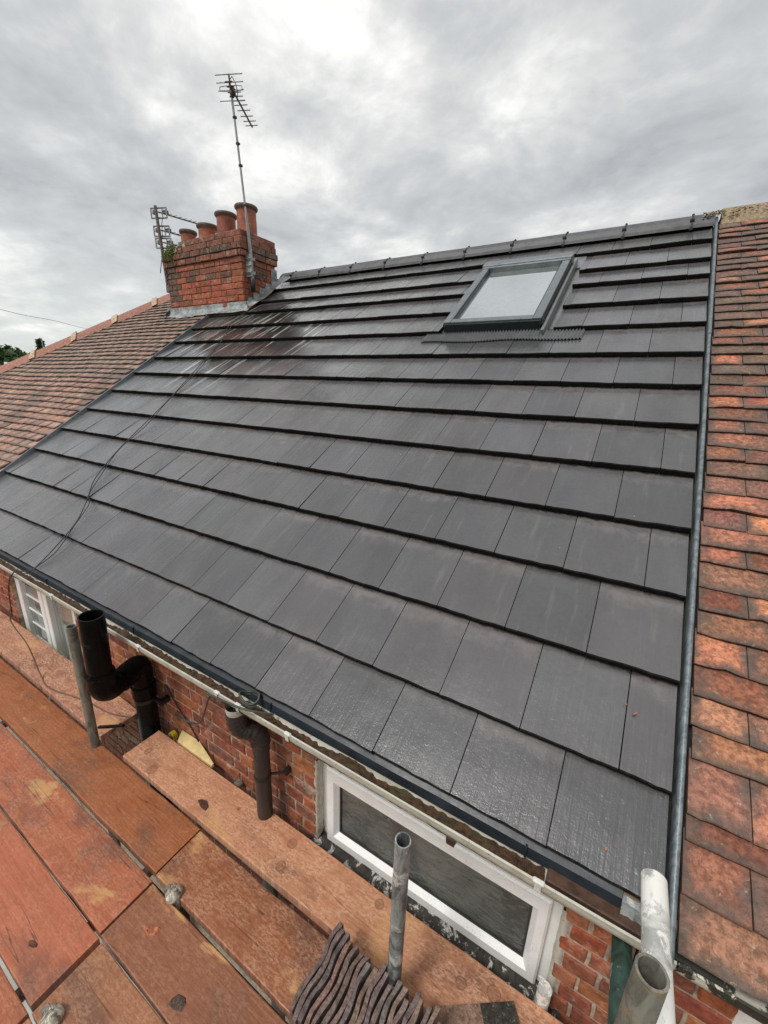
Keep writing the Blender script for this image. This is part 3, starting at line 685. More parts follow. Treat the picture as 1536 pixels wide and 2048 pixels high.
clay_ridge(houseR, ((.03, 4.08, 2.775), (5, 4.08, 2.775)), ((0, -.13, -.075), (0, .13, -.075)), 'ridge', .45, MAT['clay'], (.34, .24, .17))
b = MB()
for k in range(240):
    x = rnd(-.09, .5) if k > 90 else rnd(-.10, .05); y = rnd(3.95, 4.12); z = 2.85 - abs(y - 4.08) * .55 + (-.005 if x < .02 else .0); r0 = rnd(.004, .014)
    q = [(x + r0 * rnd(.6, 1.1) * math.cos(a), y + r0 * rnd(.6, 1.1) * math.sin(a), z + rnd(-.004, .006)) for a in (0, 1.2, 2.5, 3.7, 5.)]; b.add(q + [(x, y, z + r0 * rnd(.3, .8))], [(i, (i + 1) % 5, 5) for i in range(5)], mi=R_.choice((0, 0, 1)))
b.build('lichen', [MAT['mortar_pink'], MAT['moss']], houseR)['kind'] = 'stuff'

# hipped left roof
def hipx(s): return -7.25 - (4.95 - s) / 1.213
b = MB(); s = -.02; i = 0
wav = [noise.noise(Vector((k * .37, 1.3, 0))) for k in range(200)]
while s < 4.88:
    s1 = s + .1065; x = XL(s) - .016 - (.0 if i % 2 else .09); xl = hipx(s) ; k = 0
    while x > xl - .02:
        wd = .19; x0 = max(x - wd, xl - .05); st = .0
        py = (rp(x, s)).y
        if py > CH[2] - .03 and x > CH[0] - .05 : x -= wd; k += 1; continue
        wv = noise.noise(Vector((x * .55, s * .4, 3.1))) * .03 + noise.noise(Vector((x * 1.7, s * 2.1, 8.))) * .012
        c = vary(R_.choice([(.46, .27, .21), (.50, .28, .21), (.42, .25, .20), (.52, .33, .26), (.38, .24, .19)]), .14)
        g = noise.noise(Vector((x * .7 + s * .5, s * .35, 5.)))
        if s > 2.2: c = tuple(c[q] * .55 + (.26, .235, .20)[q] * .5 for q in range(3))
        if g > .18: c = tuple(c[q] * .45 + (.16, .13, .11)[q] * .5 for q in range(3))
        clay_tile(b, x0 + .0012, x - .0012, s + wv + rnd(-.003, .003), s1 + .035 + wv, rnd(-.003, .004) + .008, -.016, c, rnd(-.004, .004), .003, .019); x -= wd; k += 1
    s = s1; i += 1
b.build('roof', MAT['clay'], houseL)
b = MB(); b.add([rp(hipx(0), 0, -.06), rp(XL(0), 0, -.06), rp(XL(4.9) , 4.93, -.06), rp(hipx(4.93), 4.93, -.06)], [(0, 1, 2, 3)])
pk = rp(hipx(4.95), 4.95, -.06); bk = Vector((hipx(0), 8.16, 0))
b.add([rp(hipx(0), 0, -.06), pk, bk], [(0, 1, 2)]); b.add([pk, Vector((-5.6, pk.y, pk.z)), Vector((-5.6, 8.16, 0)), bk], [(0, 1, 2, 3)])
b.build('roof_felt', MAT['deck'], houseL)
h0, h1 = rp(hipx(-.03), -.03, .0), rp(hipx(4.95), 4.95, .0)
clay_ridge(houseL, (h0, h1), ((.10, -.075, -.045), (-.10, .10, -.10)), 'hip_ridge', .75, MAT['clay'], (.40, .175, .125))
clay_ridge(houseL, ((-7.3, 4.08, 2.79), (-6.4, 4.08, 2.79)), ((0, -.14, -.09), (0, .14, -.09)), 'ridge', .45, MAT['clay'], (.30, .16, .11))
b = MB(); b.sweep([(-.072, -.048), (-.065, -.08), (-.03, -.1), (-.01, -.07), (-.0, -.04)], -9.5, XL(0) - .03, 1); b.build('gutter', MAT['upvc_old'], houseL)

# eaves of the middle house: tray, fascia, gutter, debris
b = MB(); b.sweep([(.05, -.004), (.012, -.022), (-.004, -.032), (-.010, -.066), (-.005, -.068)], -5.55, -.1, 40, .0008); 
for x in (-4.7, -3.45, -2.43, -1.40, -.35): b.box(x - .003, x + .003, -.012, .0, -.068, -.028)
b.build('eaves_tray', MAT['tray'], house)
b = MB(); b.box(-5.55, .03, .0, .022, -.16, -.034); b.box(-5.55, .03, .022, YW + .02, -.16, -.150); b.build('fascia', MAT['cream'], house)
def gutter(par, x0, x1, m_, dz=0, n=30):
    b = MB(); c0 = (-.037, -.052 + dz); r_ = .036
    p = [(-.0765, -.044 + dz), (-.0705, -.0425 + dz), (-.069, -.050 + dz)] + [(c0[0] - r_ * math.cos(a), c0[1] - r_ * 1.25 * math.sin(a)) for a in [math.pi * q / 12 for q in range(1, 12)]] + [(-.0015, -.075 + dz)]
    b.sweep(p, x0, x1, n, .0004)
    q = [(-.0765, -.044 + dz), (-.0755, -.054 + dz)] + [(c0[0] - (r_ + .003) * math.cos(a), c0[1] - (r_ * 1.25 + .003) * math.sin(a)) for a in [math.pi * q / 12 for q in range(1, 12)]]
    b.sweep(q[::-1], x0, x1, n, 0)
    return b.build('gutter', m_, par)
gt = gutter(house, -5.55, .02, MAT['upvc_old']); gutter(houseR, .024, 4, MAT['upvc_mossy'], .0)
for x in (-4.35, -3.217, -2.268, -1.659, -1.525, -1.242, -.30):
    b = MB(); b.box(x - .016, x + .016, -.0805, -.066, -.049, -.0385, .003); b.sweep([(-.0805, -.046), (-.078, -.075), (-.055, -.1), (-.03, -.104)], x - .009, x + .009, 1); b.build('bracket', MAT['upvc_clip'], gt)
b = MB(); nx, ny = 620, 7; V = []
for i in range(nx + 1):
    x = -5.55 + (5.55 - .29) * i / nx
    for j in range(ny + 1):
        y = -.069 + .069 * j / ny; f = noise.noise(Vector((x * 9, y * 20, 1.))) * .008 + noise.noise(Vector((x * 42, y * 55, 4.))) * .007 + noise.noise(Vector((x * 2, 0, 9.))) * .008
        V.append((x, y, -.080 + f * 1.2))
b.add(V, [(i * (ny + 1) + j, (i + 1) * (ny + 1) + j, (i + 1) * (ny + 1) + j + 1, i * (ny + 1) + j + 1) for i in range(nx) for j in range(ny)])
for k in range(150):
    x = rnd(-3.6, -.31); y = rnd(-.05, -.006); r0 = rnd(.003, .009); b.frame_box((x, y, -.087 + rnd(-.004, .006)), (r0 * 1.6, rnd(-.004, .004), rnd(-.004, .004)), (rnd(-.003, .003), r0, 0), (0, 0, r0 * .7), 0)
b.build('gutter_debris', MAT['debris'], gt)
b = MB(); b.frame_box((-.285, -.045, -.085), (.25, .0, -.004), (0, .042, 0), (0, 0, .026), .003); b.build('batten', MAT['batten'], gt)
b = MB(); b.sweep([(.0, -.018), (-.012, -.03), (-.02, -.065), (-.01, -.075)], -.10, -.02, 8, .002); b.build('lead_flap', MAT['lead'], house)

# skylight ------------------------------------------------------
def skylight():
    x0, x1, s0, s1 = -1.820, -1.03, 3.055, 4.20
    X = lambda x, s: x - .035 * (s - s0) * 0
    b = MB()
    def rb(xa, xb, sa, sb, na, nb, bev=.004, mb=None): (mb or b).frame_box(rp(xa, sa, na), (xb - xa, 0, 0), rp(0, sb - sa, 0), rp(0, 0, nb - na), bev)
    rb(x0, x0 + .062, s0, s1 - .06, .03, .092); rb(x1 - .062, x1, s0, s1 - .06, .03, .092)           # side covers
    rb(x0 + .0625, x1 - .0625, s0 + .004, s0 + .058, .055, .088)
    rb(x0 - .012, x1 + .012, s1 - .075, s1 + .02, .035, .112, .008)                                    # hood
    rb(x0 - .004, x1 + .004, s1 - .105, s1 - .076, .05, .10, .004)
    fr = b.build('skylight', MAT['alu'], house); fr['label'] = 'grey metal roof window with pale reflecting pane'
    b2 = MB()
    for (xa, xb) in ((x0 + .063, x0 + .074), (x1 - .074, x1 - .063)): rb(xa, xb, s0 + .058, s1 - .1, .04, .078, 0, b2)
    rb(x0 + .075, x1 - .075, s0 + .059, s0 + .068, .04, .078, 0, b2); rb(x0 + .004, x1 - .004, s0 - .012, s0 + .003, -.01, .075, .004, b2)
    rb(x0 - .006, x0 - .001, s0, s1, -.04, .07, 0, b2); rb(x1 + .001, x1 + .005, s0, s1, -.04, .078, 0, b2)
    b2.build('sash', MAT['alu_dark'], fr)
    b3 = MB(); rb(x0 + .0745, x1 - .0745, s0 + .0685, s1 - .1, .045, .052, 0, b3); b3.build('pane', MAT['glass_sky'], fr)
    b4 = MB()
    rb(x1 + .006, x1 + .03, s0 - .06, s1 + .1, -.055, .03, .004, b4); rb(x1 + .0305, -.945, s0 - .06, s1 + .2, -.062, -.048, 0, b4)
    rb(-1.9, x0 - .0065, s0 - .06, s1 + .1, -.062, -.045, 0, b4); rb(-1.9, -.95, s1 + .02, 4.47, -.062, -.03, 0, b4)
    # pleated apron draped over the course below
    V = []; n = 110; F = []
    for i in range(n + 1):
        x = -2.0 + 1.275 * i / n; p = .009 * (1 if i % 2 else -1); drop = .012 * max(0, 1 - (x + 2.0) / .12)
        e_ = 2.925 + .012 * math.sin(x * 9) - .02 * (1 if i % 2 else 0) * .3
        top = 3.05 if x0 - .03 < x < x1 + .01 else 3.075
        V += [rp(x, e_, -.007 + p), rp(x, 2.99, -.010 + p), rp(x, top, .006 + p if x0 - .02 < x < x1 + .01 else -.022 + p)]
    for i in range(n): F += [(i * 3, i * 3 + 3, i * 3 + 4, i * 3 + 1), (i * 3 + 1, i * 3 + 4, i * 3 + 5, i * 3 + 2)]
    b4.add(V, F); b4.build('flashing', MAT['flashing'], fr)
skylight()

# chimney --------------------------------------------------------
def chimney():
    x0, x1, y0, y1 = CH; z0 = 2.235; hc = .0755; b = MB()
    pr = [0, 0, 0, 0, 0, 0, 0, .004, .03, .038, .022, .012]
    def pal(k, t):
        if k < 6: c = vary((.36, .105, .055), .25, .1)
        elif k < 8: c = vary((.32, .10, .06), .2)
        else: c = vary((.27, .105, .07), .22)
        if t < .12 and k < 8 and R_.random() < .75 - .9 * (t * 5): c = vary((.14, .075, .055), .3)
        if k == 9 and R_.random() < .6: c = vary((.13, .085, .06), .4)
        if k in (5, 6, 7, 8) and R_.random() < .22: c = vary((.15, .08, .06), .3)
        if t > .9 and R_.random() < .35: c = vary((.13, .085, .065), .3)
        return c
    for k in range(12):
        z = z0 + k * hc; p = pr[k]; fx0 = x0 - p
        if k == 10: fx0 = -6.30
        if k == 11: fx0 = -6.14
        for (o, u, L_, nrm) in ((Vector((fx0, y0 - p, z)), Vector((1, 0, 0)), x1 + p - fx0, Vector((0, -1, 0))), (Vector((x1 + p, y0 - p, z)), Vector((0, 1, 0)), y1 - y0 + 2 * p, Vector((1, 0, 0))), (Vector((fx0, y1 + p, z)), Vector((0, -1, 0)), y1 - y0 + 2 * p, Vector((-1, 0, 0))), (Vector((x1 + p, y1 + p, z)), Vector((-1, 0, 0)), x1 + p - fx0, Vector((0, 1, 0)))):
            a = 0.; j = 0; first = .215 if k % 2 else .10
            while a < L_ - .02:
                Lb = first if j == 0 else (.215 if (R_.random() < .8) else .103); Lb = min(Lb, L_ - a)
                if L_ - a - Lb < .06: Lb = L_ - a
                c_ = pal(k, (o + u * a).x * 0 + (a / L_ if abs(u.x) > 0 else .5))
                brick_face(b, o + u * (a + .003) + Vector((0, 0, .004)) + nrm * rnd(-.003, .004), u, (0, 0, 1), nrm, Lb - .008, c_, .067, .0026, .005, .05); a += Lb; j += 1
    b.box(x0 + .006, x1 - .006, y0 + .006, y1 - .006, 2.0, z0 + 8 * hc, mi=1); b.box(x0 + .0, x1, y0 , y1 , z0 + 8 * hc, z0 + 10 * hc - .003, mi=1)
    b.box(-6.29, x1 + .012, y0 - .012, y1 + .012, z0 + 10 * hc - .002, z0 + 12 * hc - .004, mi=1)
    st = b.build('chimney', [MAT['brick'], mortar_mat('sooty_mortar', (.22, .17, .13))], house); st['label'] = 'red brick chimney stack with four clay pots, mossy broken upper left corner'
    zt = z0 + 12 * hc
    b = MB(); n = 26; V = []; W_ = []
    for i in range(n + 1):
        x = -6.16 + (1.13) * i / n
        for j in range(9):
            y = y0 - .012 + (y1 - y0 + .024) * j / 8; ed = min(j, 8 - j) / 4; ex = min(1, (n - i) / 5., i / 3.)
            V.append((x, y, zt - .004 + .085 * min(1, ed * 1.1) * min(1, ex + .1) + noise.noise(Vector((x * 9, y * 9, 0))) * .012))
    b.add(V, [(i * 9 + j, (i + 1) * 9 + j, (i + 1) * 9 + j + 1, i * 9 + j + 1) for i in range(n) for j in range(8)], smooth=True)
    b.build('flaunching', MAT['mortar_pink'], st)
    b = MB(); V = []
    for i in range(9):
        x = -6.66 + .45 * i / 8
        for j in range(7):
            y = y0 - .02 + (y1 - y0 + .04) * j / 6; V.append((x, y, z0 + 10 * hc + .02 + .08 * (i / 8) + noise.noise(Vector((x * 12, y * 12, 5.))) * .03))
    b.add(V, [(i * 7 + j, (i + 1) * 7 + j, (i + 1) * 7 + j + 1, i * 7 + j + 1) for i in range(8) for j in range(6)])
    for k in range(14): brick_face(b, (rnd(-6.45, -6.2), y0 - .02 + rnd(0, .1), z0 + 10 * hc + rnd(.0, .07)), (1, rnd(-.3, .3), rnd(-.2, .2)), (0, 0, 1), (0, -1, 0), rnd(.05, .1), (.25, .14, .1), .05)
    b.build('broken_mortar', MAT['mortar'], st)
    for (x, y, zt_, r, mm, tilt) in ((-5.215, 3.49, 3.50, .148, 'pot', .01), (-5.62, 3.49, 3.475, .147, 'pot_old', -.01), (-6.03, 3.5, 3.395, .15, 'pot', .0), (-6.42, 3.46, 3.37, .122, 'pot', -.02)):
        b = MB(); h = .46; zb = zt_ - h
        b.lathe((x, y, zb), [(r * .92, 0), (r * .9, .02), (r * .86, h * .5), (r * .84, h - .07), (r * .84, h - .05)], 28)
        b.lathe((x, y, zb), [(r * .84, h - .055), (r * .93, h - .045), (r * 1.01, h - .03), (r * 1.02, h - .012), (r * .97, h), (r * .86, h + .001), (r * .78, h - .01), (r * .76, h - .2)], 28, mi=1)
        p = b.build('chimney_pot', [MAT[mm], MAT['pot_rim']], st)
    b = MB()
    V = []; n = 40
    for i in range(n + 1):      # front apron
        x = -6.72 + 1.78 * i / n; e_ = 3.905 - .095 + .01 * math.sin(x * 11) + rnd(-.006, .006) - (.05 if x < -6.0 and x > -6.4 else 0)
        V += [rp(x, e_, .014), rp(x, 3.86, .018 + rnd(0, .004)), (x, y0 - .008, 2.255), (x, y0 - .007, 2.30 + rnd(-.004, .006))]
    b.add(V, [(i * 4 + q, i * 4 + 4 + q, i * 4 + 5 + q, i * 4 + 1 + q) for i in range(n) for q in range(3)])
    # right side: soaker strip + stepped cover
    V = []; n = 12
    for i in range(n + 1):
        s_ = 3.80 + 1.02 * i / n; V += [rp(-4.90 - .03 * math.sin(i * .9) , s_, .016), rp(-5.0, s_, .035), (x1 + .013, rp(0, s_).y, rp(0, s_).z + .06)]
    b.add(V, [(i * 3 + q, i * 3 + q + 1, i * 3 + 4 + q, i * 3 + 3 + q) for i in range(n) for q in range(2)])
    for k in range(5):
        ya = y0 + .01 + k * .115; za = rp(0, ya / CA).z
        b.add([(x1 + .016, ya, za + .03), (x1 + .016, ya + .15, za + .13), (x1 + .016, ya + .15, za + .165), (x1 + .016, ya + .04, za + .15)], [(0, 1, 2, 3)])
    b.box(x1 + .0145, x1 + .0158, y1 - .08, y1 + .03, 2.66, 2.80)
    V = []                       # left side strip
    for i in range(9):
        s_ = 3.80 + .8 * i / 8; V += [rp(x0 - .12, s_, .02), (x0 - .012, rp(0, s_).y, rp(0, s_).z + .09)]
    b.add(V, [(i * 2, i * 2 + 2, i * 2 + 3, i * 2 + 1) for i in range(8)])
    b.build('lead_flashing', MAT['lead'], st)
chimney()

# moss on the chimney shoulder
def moss():
    m_ = thing('moss_clump', (-6.5, 3.2, 3.02), 'bright green moss and weeds growing on the broken chimney corner', 'moss')
    b = MB()
    for k in range(1500):
        th = rnd(0, 6.283); rr = R_.random() ** .5; x = -6.49 + rr * .20 * math.cos(th); y = 3.215 + rr * .10 * math.sin(th); z = 2.975 + .15 * (1 - rr * rr) * rnd(.3, 1.1) - (.12 * R_.random() ** 2 if y < 3.17 else 0)
        a = rnd(0, 6.28); l_ = rnd(.012, .035); dx, dy = math.cos(a) * l_, math.sin(a) * l_
        g = R_.random(); col = (1, 1, 1)
        b.add([(x, y, z), (x + dx * .5 - dy * .25, y + dy * .5 + dx * .25, z + l_ * .6), (x + dx, y + dy, z + l_ * .2), (x + dx * .5 + dy * .25, y + dy * .5 - dx * .25, z + l_ * .5)], [(0, 1, 2, 3)], mi=0 if g < .75 else 1)
    b.build('leaves', [MAT['moss'], MAT['leaf']], m_)
moss()

# ------------------------------------------------------------ aerials
def aerial_tall():
    t = thing('tv_aerial', (-4.958, 3.3, 2.5), 'tall thin silver aerial mast leaning left of the chimney front corner, with two yagi heads', 'aerial', 'aerials on the chimney')
    b = MB(); b.tube([(-4.958, 3.3, 2.52), (-4.968, 3.3, 2.9), (-4.995, 3.3, 3.14), (-5.02, 3.3, 3.40), (-5.160, 3.3, 4.67)], [.021, .021, .020, .0135, .0125], 10); b.build('mast', MAT['aerial'], t)
    for z in (3.42, 3.85, 4.08, 4.35, 4.56): 
        b = MB(); f_ = (z - 3.4) / 1.39; b.box(-5.02 - .154 * f_ - .015, -5.02 - .154 * f_ + .028, 3.282, 3.318, z - .012, z + .012, .003); b.build('cable_clip', MAT['union'], t)
    b = MB(); P = [(-5.005 - .154 * f_ / 10, 3.29 + .006 * math.sin(f_ * 2), 3.4 + 1.22 * f_ / 10) for f_ in range(11)]; b.tube([(-4.945, 3.27, 2.6), (-4.975, 3.27, 3.1)] + P, .0045, 6); b.build('mast_cable', MAT['aerial'], t)
    b = MB(); b.box(-5.04, -4.925, 3.262, 3.282, 2.60, 2.86, .004); b.box(-4.99, -4.93, 3.25, 3.34, 2.63, 2.67, .004); b.box(-4.99, -4.93, 3.25, 3.34, 2.79, 2.83, .004)
    for z in (2.65, 2.73, 2.81): b.tube([(-4.92, 3.255, z), (-4.99, 3.24, z), (-5.03, 3.27, z + .01)], .006, 6)
    b.build('bracket', MAT['lead'], t)
    b = MB(); b.lathe((-4.955, 3.3, 2.42), [(.001, 0), (.03, .005), (.033, .15), (.024, .16), (.001, .16)], 10); b.build('weather_cap', MAT['union'], t)
    b = MB(); b.tube([(-4.954, 3.10, 4.62), (-5.31, 3.45, 4.62)], .010, 8)
    def el(c, L_, mb, r=.0058): mb.tube([(c[0] - L_ * .92, c[1] - L_ * .39, c[2]), (c[0] + L_ * .92, c[1] + L_ * .39, c[2])], r, 6)
    for t_, L_ in ((.0, .165), (.27, .165), (.56, .16), (.95, .165)):
        c = (-4.957 - .35 * t_, 3.10 + .35 * t_, 4.62); el(c, L_, b)
    c = (-5.14, 3.285, 4.63); pts = []
    for k in range(17):
        a = math.pi * 2 * k / 16; dx = .15 * math.cos(a); dx = max(-.14, min(.14, dx * 1.3)); pts.append((c[0] + dx * .92, c[1] + dx * .39, c[2] + .028 * math.sin(a)))
    b.tube(pts, .005, 6); b.build('large_yagi', MAT['aerial'], t)
    b = MB(); b.tube([(-5.03, 3.17, 4.585), (-5.44, 3.88, 4.585)], .011, 8)
    for (x, y) in ((-5.10, 3.30), (-5.14, 3.36), (-5.18, 3.43), (-5.22, 3.50), (-5.27, 3.59), (-5.33, 3.69), (-5.38, 3.78), (-5.43, 3.86)): el((x, y, 4.59), .085, b, .005)
    for (x, y, z) in ((-5.03, 3.16, 4.60), (-5.06, 3.21, 4.59)): el((x, y, z), .045, b, .009)
    b.box(-5.16, -5.10, 3.27, 3.33, 4.57, 4.64, .01); b.build('small_yagi', MAT['aerial_dark'], t)
    b = MB(); P = [(-5.12, 3.26, 4.60), (-5.10, 3.24, 4.68), (-5.06, 3.24, 4.70), (-5.03, 3.26, 4.64), (-5.02, 3.28, 4.56), (-5.05, 3.29, 4.50)]; b.tube(P, .005, 6); b.build('cable_loop', MAT['cable'], t)
aerial_tall()
def aerial_left():
    t = thing('tv_aerial', (-7.03, 3.45, 2.6), 'dark stubby aerial mast left of the chimney carrying three grid reflectors', 'aerial', 'aerials on the chimney')
    b = MB(); b.tube([(-7.02, 3.45, 2.60), (-7.03, 3.45, 2.72), (-7.135, 3.45, 3.80)], [.026, .024, .022], 8); b.build('mast', MAT['aerial_dark'], t)
    b = MB(); b.frame_box((-7.05, 3.44, 2.66), (.42, -.1, .03), (0, .03, 0), (0, 0, .05), .004); b.frame_box((-7.05, 3.43, 2.60), (.10, -.02, .0), (0, .04, 0), (0, 0, .09), .004)
    for k in range(6): b.tube([(-6.66 + rnd(-.02, .02), 3.19, 2.62 + k * .05), (-6.60, 3.18 + rnd(-.01, .01), 2.66 + k * .05)], .008, 6)
    b.build('bracket', MAT['aerial_dark'], t)
    for (zc, hh, bl, ne) in ((3.715, .067, .52, 8), (3.47, .068, .42, 6), (3.305, .066, .30, 4)):
        cx = -7.125 + (3.75 - zc) * .1; xa, xb, xm = cx - .195, cx + .19, cx + .03; r = .012
        g_ = MB(); sk = .02
        def pt(x, dz): return (x, 3.49, zc + dz - (x - cx) * .13)
        for dz in (-hh, 0, hh): 
            if dz == 0: g_.tube([pt(xa, 0), pt(cx - .05, 0)], .006, 5); g_.tube([pt(cx + .09, 0), pt(xb, 0)], .006, 5)
            else: g_.tube([pt(xa, dz), pt(xb, dz)], r, 6)
        for x in (xa, xb): g_.tube([pt(x, -hh), pt(x, hh)], r, 6)
        for x in (xm - .09, xm + .055): g_.tube([pt(x, -hh), pt(x, hh)], r * .8, 6)
        g_.build('reflector', MAT['aerial'], t)
        y_ = MB(); d = Vector((.18, .78, -.0)).normalized(); o = Vector((cx + .03, 3.46, zc)); y_.tube([o, o + d * (bl * 1.2)], .010, 6)
        for k in range(ne):
            p = o + d * (bl * 1.2 * (k + 1.2) / (ne + .4)); y_.tube([p + Vector((-.07, 0, .02)), p + Vector((.07, 0, .005))], .004, 5)
        y_.box(cx - .09, cx - .03, 3.44, 3.50, zc - .02, zc + .04, .008); y_.box(cx + .07, cx + .15, 3.5, 3.56, zc - .02, zc + .03, .008); y_.build('yagi_boom', MAT['aerial_dark'], t)
    b = MB(); b.tube([(-6.98, 3.45, 3.62), (-7.03, 3.46, 3.55), (-7.05, 3.46, 3.35)], .005, 5); b.tube([(-6.95, 3.45, 3.2), (-6.8, 3.4, 3.03), (-6.72, 3.2, 3.0), (-6.8, 3.2, 2.8)], .006, 5); b.tube([(-6.9, 3.4, 2.62), (-7.1, 3.6, 2.35), (-7.12, 3.62, 2.3)], .005, 5); b.build('mast_cable', MAT['cable'], t)
aerial_left()

# ------------------------------------------------------------ cables
def smooth(P, n=8):
    P = [Vector(p) for p in P]; out = []
    for i in range(len(P) - 1):
        p0, p1, p2, p3 = P[max(0, i - 1)], P[i], P[i + 1], P[min(len(P) - 1, i + 2)]
        for k in range(n):
            t = k / n; out.append(.5 * ((2 * p1) + (p2 - p0) * t + (2 * p0 - 5 * p1 + 4 * p2 - p3) * t * t + (3 * p1 - p0 - 3 * p2 + p3) * t ** 3))
    return out + [P[-1]]
RC = [(-4.93, 3.83), (-4.90, 3.45), (-4.63, 2.96), (-4.47, 2.387), (-4.333, 1.893), (-4.259, 1.498), (-4.193, 1.147), (-4.066, .815), (-3.914, .643), (-3.83, .56), (-3.70, .389), (-3.63, .161), (-3.61, -.0)]
b = MB(); P = [(-4.95, 3.18, 2.62), (-4.96, 3.16, 2.35)] + [rp(x, s, .012) for x, s in RC] + [(-3.64, -.04, -.01), (-3.72, -.085, -.02), (-3.84, -.10, -.16), (-3.92, -.10, -.42)]
b.tube(smooth(P), .0038, 6)
P = [rp(x + (.03 if i % 2 else -.012) + .015, s, .01) for i, (x, s) in enumerate(RC)][1:] + [(-3.60, -.035, -.015), (-3.70, -.08, -.022)]
b.tube(smooth(P), .0032, 6)
c = b.build('aerial_cable', MAT['cable']); tag(c, 'black aerial cable running down the new tiles from the chimney and over the gutter', 'cable')
b = MB(); P = [(-3.915, -.105, -.36), (-3.93, -.11, -.47), (-3.75, -.10, -.60), (-3.60, -.11, -.786), (-3.42, -.13, -.792), (-3.1, -.06, -.792), (-2.85, -.03, -.792), (-2.7, .03, -.793)]
b.tube(smooth(P), .0042, 6); tag(b.build('cable_tail', MAT['cable_brown']), 'dusty brown cable end trailing over the inner scaffold board at left', 'cable')
b = MB(); P = [(-2.35, .11, -.66), (-2.12, .105, -.60), (-1.98, .09, -.36), (-1.85, .02, -.20), (-1.72, -.09, -.06), (-1.62, -.105, -.03), (-1.45, -.10, -.01), (-1.36, -.03, -.045)]
b.tube(smooth(P), .0048, 6)
for k in range(2): b.tube(smooth([(-1.50 + .05 * math.cos(a) , -.03 + .032 * math.sin(a), -.032 + k * .012 + .01 * math.sin(a * 2)) for a in [6.283 * q / 8 for q in range(9)]], 3), .0046, 6)
tag(b.build('loose_cable', MAT['cable_green']), 'grey-green cable looped in the gutter over the ribbed downpipe outlet', 'cable')
b = MB(); P = [(-2.45, YW - .01, -.50), (-2.36, YW - .012, -.60), (-2.22, YW - .012, -.72), (-2.12, YW - .012, -.86)]; b.tube(smooth(P), .004, 6)
tag(b.build('wall_cable', MAT['cable']), 'thin black cable on the brick wall beside the black elbow pipe', 'cable')
b = MB(); P = [(-31.5, 2.6, 6.1), (-41, 12.8, 5.75), (-46, 18, 6.0), (-53.5, 24.7, 6.35), (-62, 34, 7.2)]; b.tube(smooth(P), .016, 5); tag(b.build('overhead_wire', MAT['cable']), 'thin dark overhead wire crossing the sky above the left hip ridge', 'wire')

# ------------------------------------------------------------ pipes
def soil():
    t = thing('soil_pipe', (-2.58, .06, -5.3), 'wide glossy black soil vent pipe with open top and swan-neck bends', 'pipe')
    b = MB(); b.tube([(-2.475, -.18, -.27), (-2.45, -.18, .125)], .057, 28, hollow=.006); b.build('vent_section', MAT['black_gloss'], t)
    b = MB()
    b.tube([(-2.476, -.18, -.30), (-2.474, -.18, -.215)], .066, 28); b.tube([(-2.4745, -.18, -.235), (-2.474, -.18, -.222)], .069, 28)
    E1 = smooth([(-2.476, -.18, -.24), (-2.477, -.18, -.315), (-2.484, -.155, -.352), (-2.50, -.11, -.360), (-2.53, -.03, -.355)], 5); b.tube(E1, .060, 24)
    b.build('lower_elbow', MAT['black_gloss'], t)
    b = MB(); E2 = smooth([(-2.53, -.04, -.355), (-2.552, .028, -.352), (-2.564, .060, -.385), (-2.565, .062, -.49), (-2.565, .062, -.54)], 5); b.tube(E2, .060, 24); b.tube([(-2.505, -.085, -.358), (-2.535, -.015, -.356)], .067, 24)
    b.tube([(-2.565, .062, -.57), (-2.565, .062, -.50)], .067, 24); b.build('upper_elbow', MAT['black_gloss'], t)
    b = MB(); b.tube([(-2.565, .062, -5.29), (-2.565, .062, -.55)], .058, 24); b.build('stack_section', MAT['black_gloss'], t)
    for z in (-.60, -2.):
        b = MB(); b.tube([(-2.565, .062, z - .012), (-2.565, .062, z + .012)], .061, 24); b.box(-2.51, -2.44, .075, .095, z - .01, z + .01); b.box(-2.46, -2.43, .08, YW, z - .015, z + .015); b.build('bracket', MAT['union'], t)
soil()
def down():
    t = thing('downpipe', (-1.535, .045, -5.3), 'dark brown ribbed rainwater downpipe fixed to the brick wall under the gutter', 'pipe')
    b = MB(); b.lathe((-1.60, -.028, -.20), [(.040, 0), (.042, .05), (.045, .06), (.045, .085)], 20); b.build('outlet', MAT['upvc_old'], t)
    b = MB(); P = smooth([(-1.60, -.028, -.15), (-1.598, -.028, -.20), (-1.585, -.015, -.245), (-1.555, .02, -.275), (-1.54, .042, -.315), (-1.538, .045, -.36)], 7); rs = [.043 + (.0035 if i % 3 == 0 else 0) for i in range(len(P))]
    b.tube(P, rs, 24); b.build('swan_neck', MAT['brown_pvc'], t)
    b = MB(); b.tube([(-1.538, .045, -5.28), (-1.538, .045, -.33)], .038, 24); b.tube([(-1.538, .045, -.40), (-1.538, .045, -.335)], .0405, 24); b.build('pipe', MAT['brown_pvc'], t)
    b = MB(); b.tube([(-1.538, .045, -.556), (-1.538, .045, -.54)], .0408, 24); b.frame_box((-1.51, .06, -.552), (.06, .05, .0), (0, .006, 0), (0, 0, .012)); b.frame_box((-1.46, .105, -.56), (.02, 0, 0), (0, .035, 0), (0, 0, .03)); b.build('bracket', MAT['union'], t)
down()

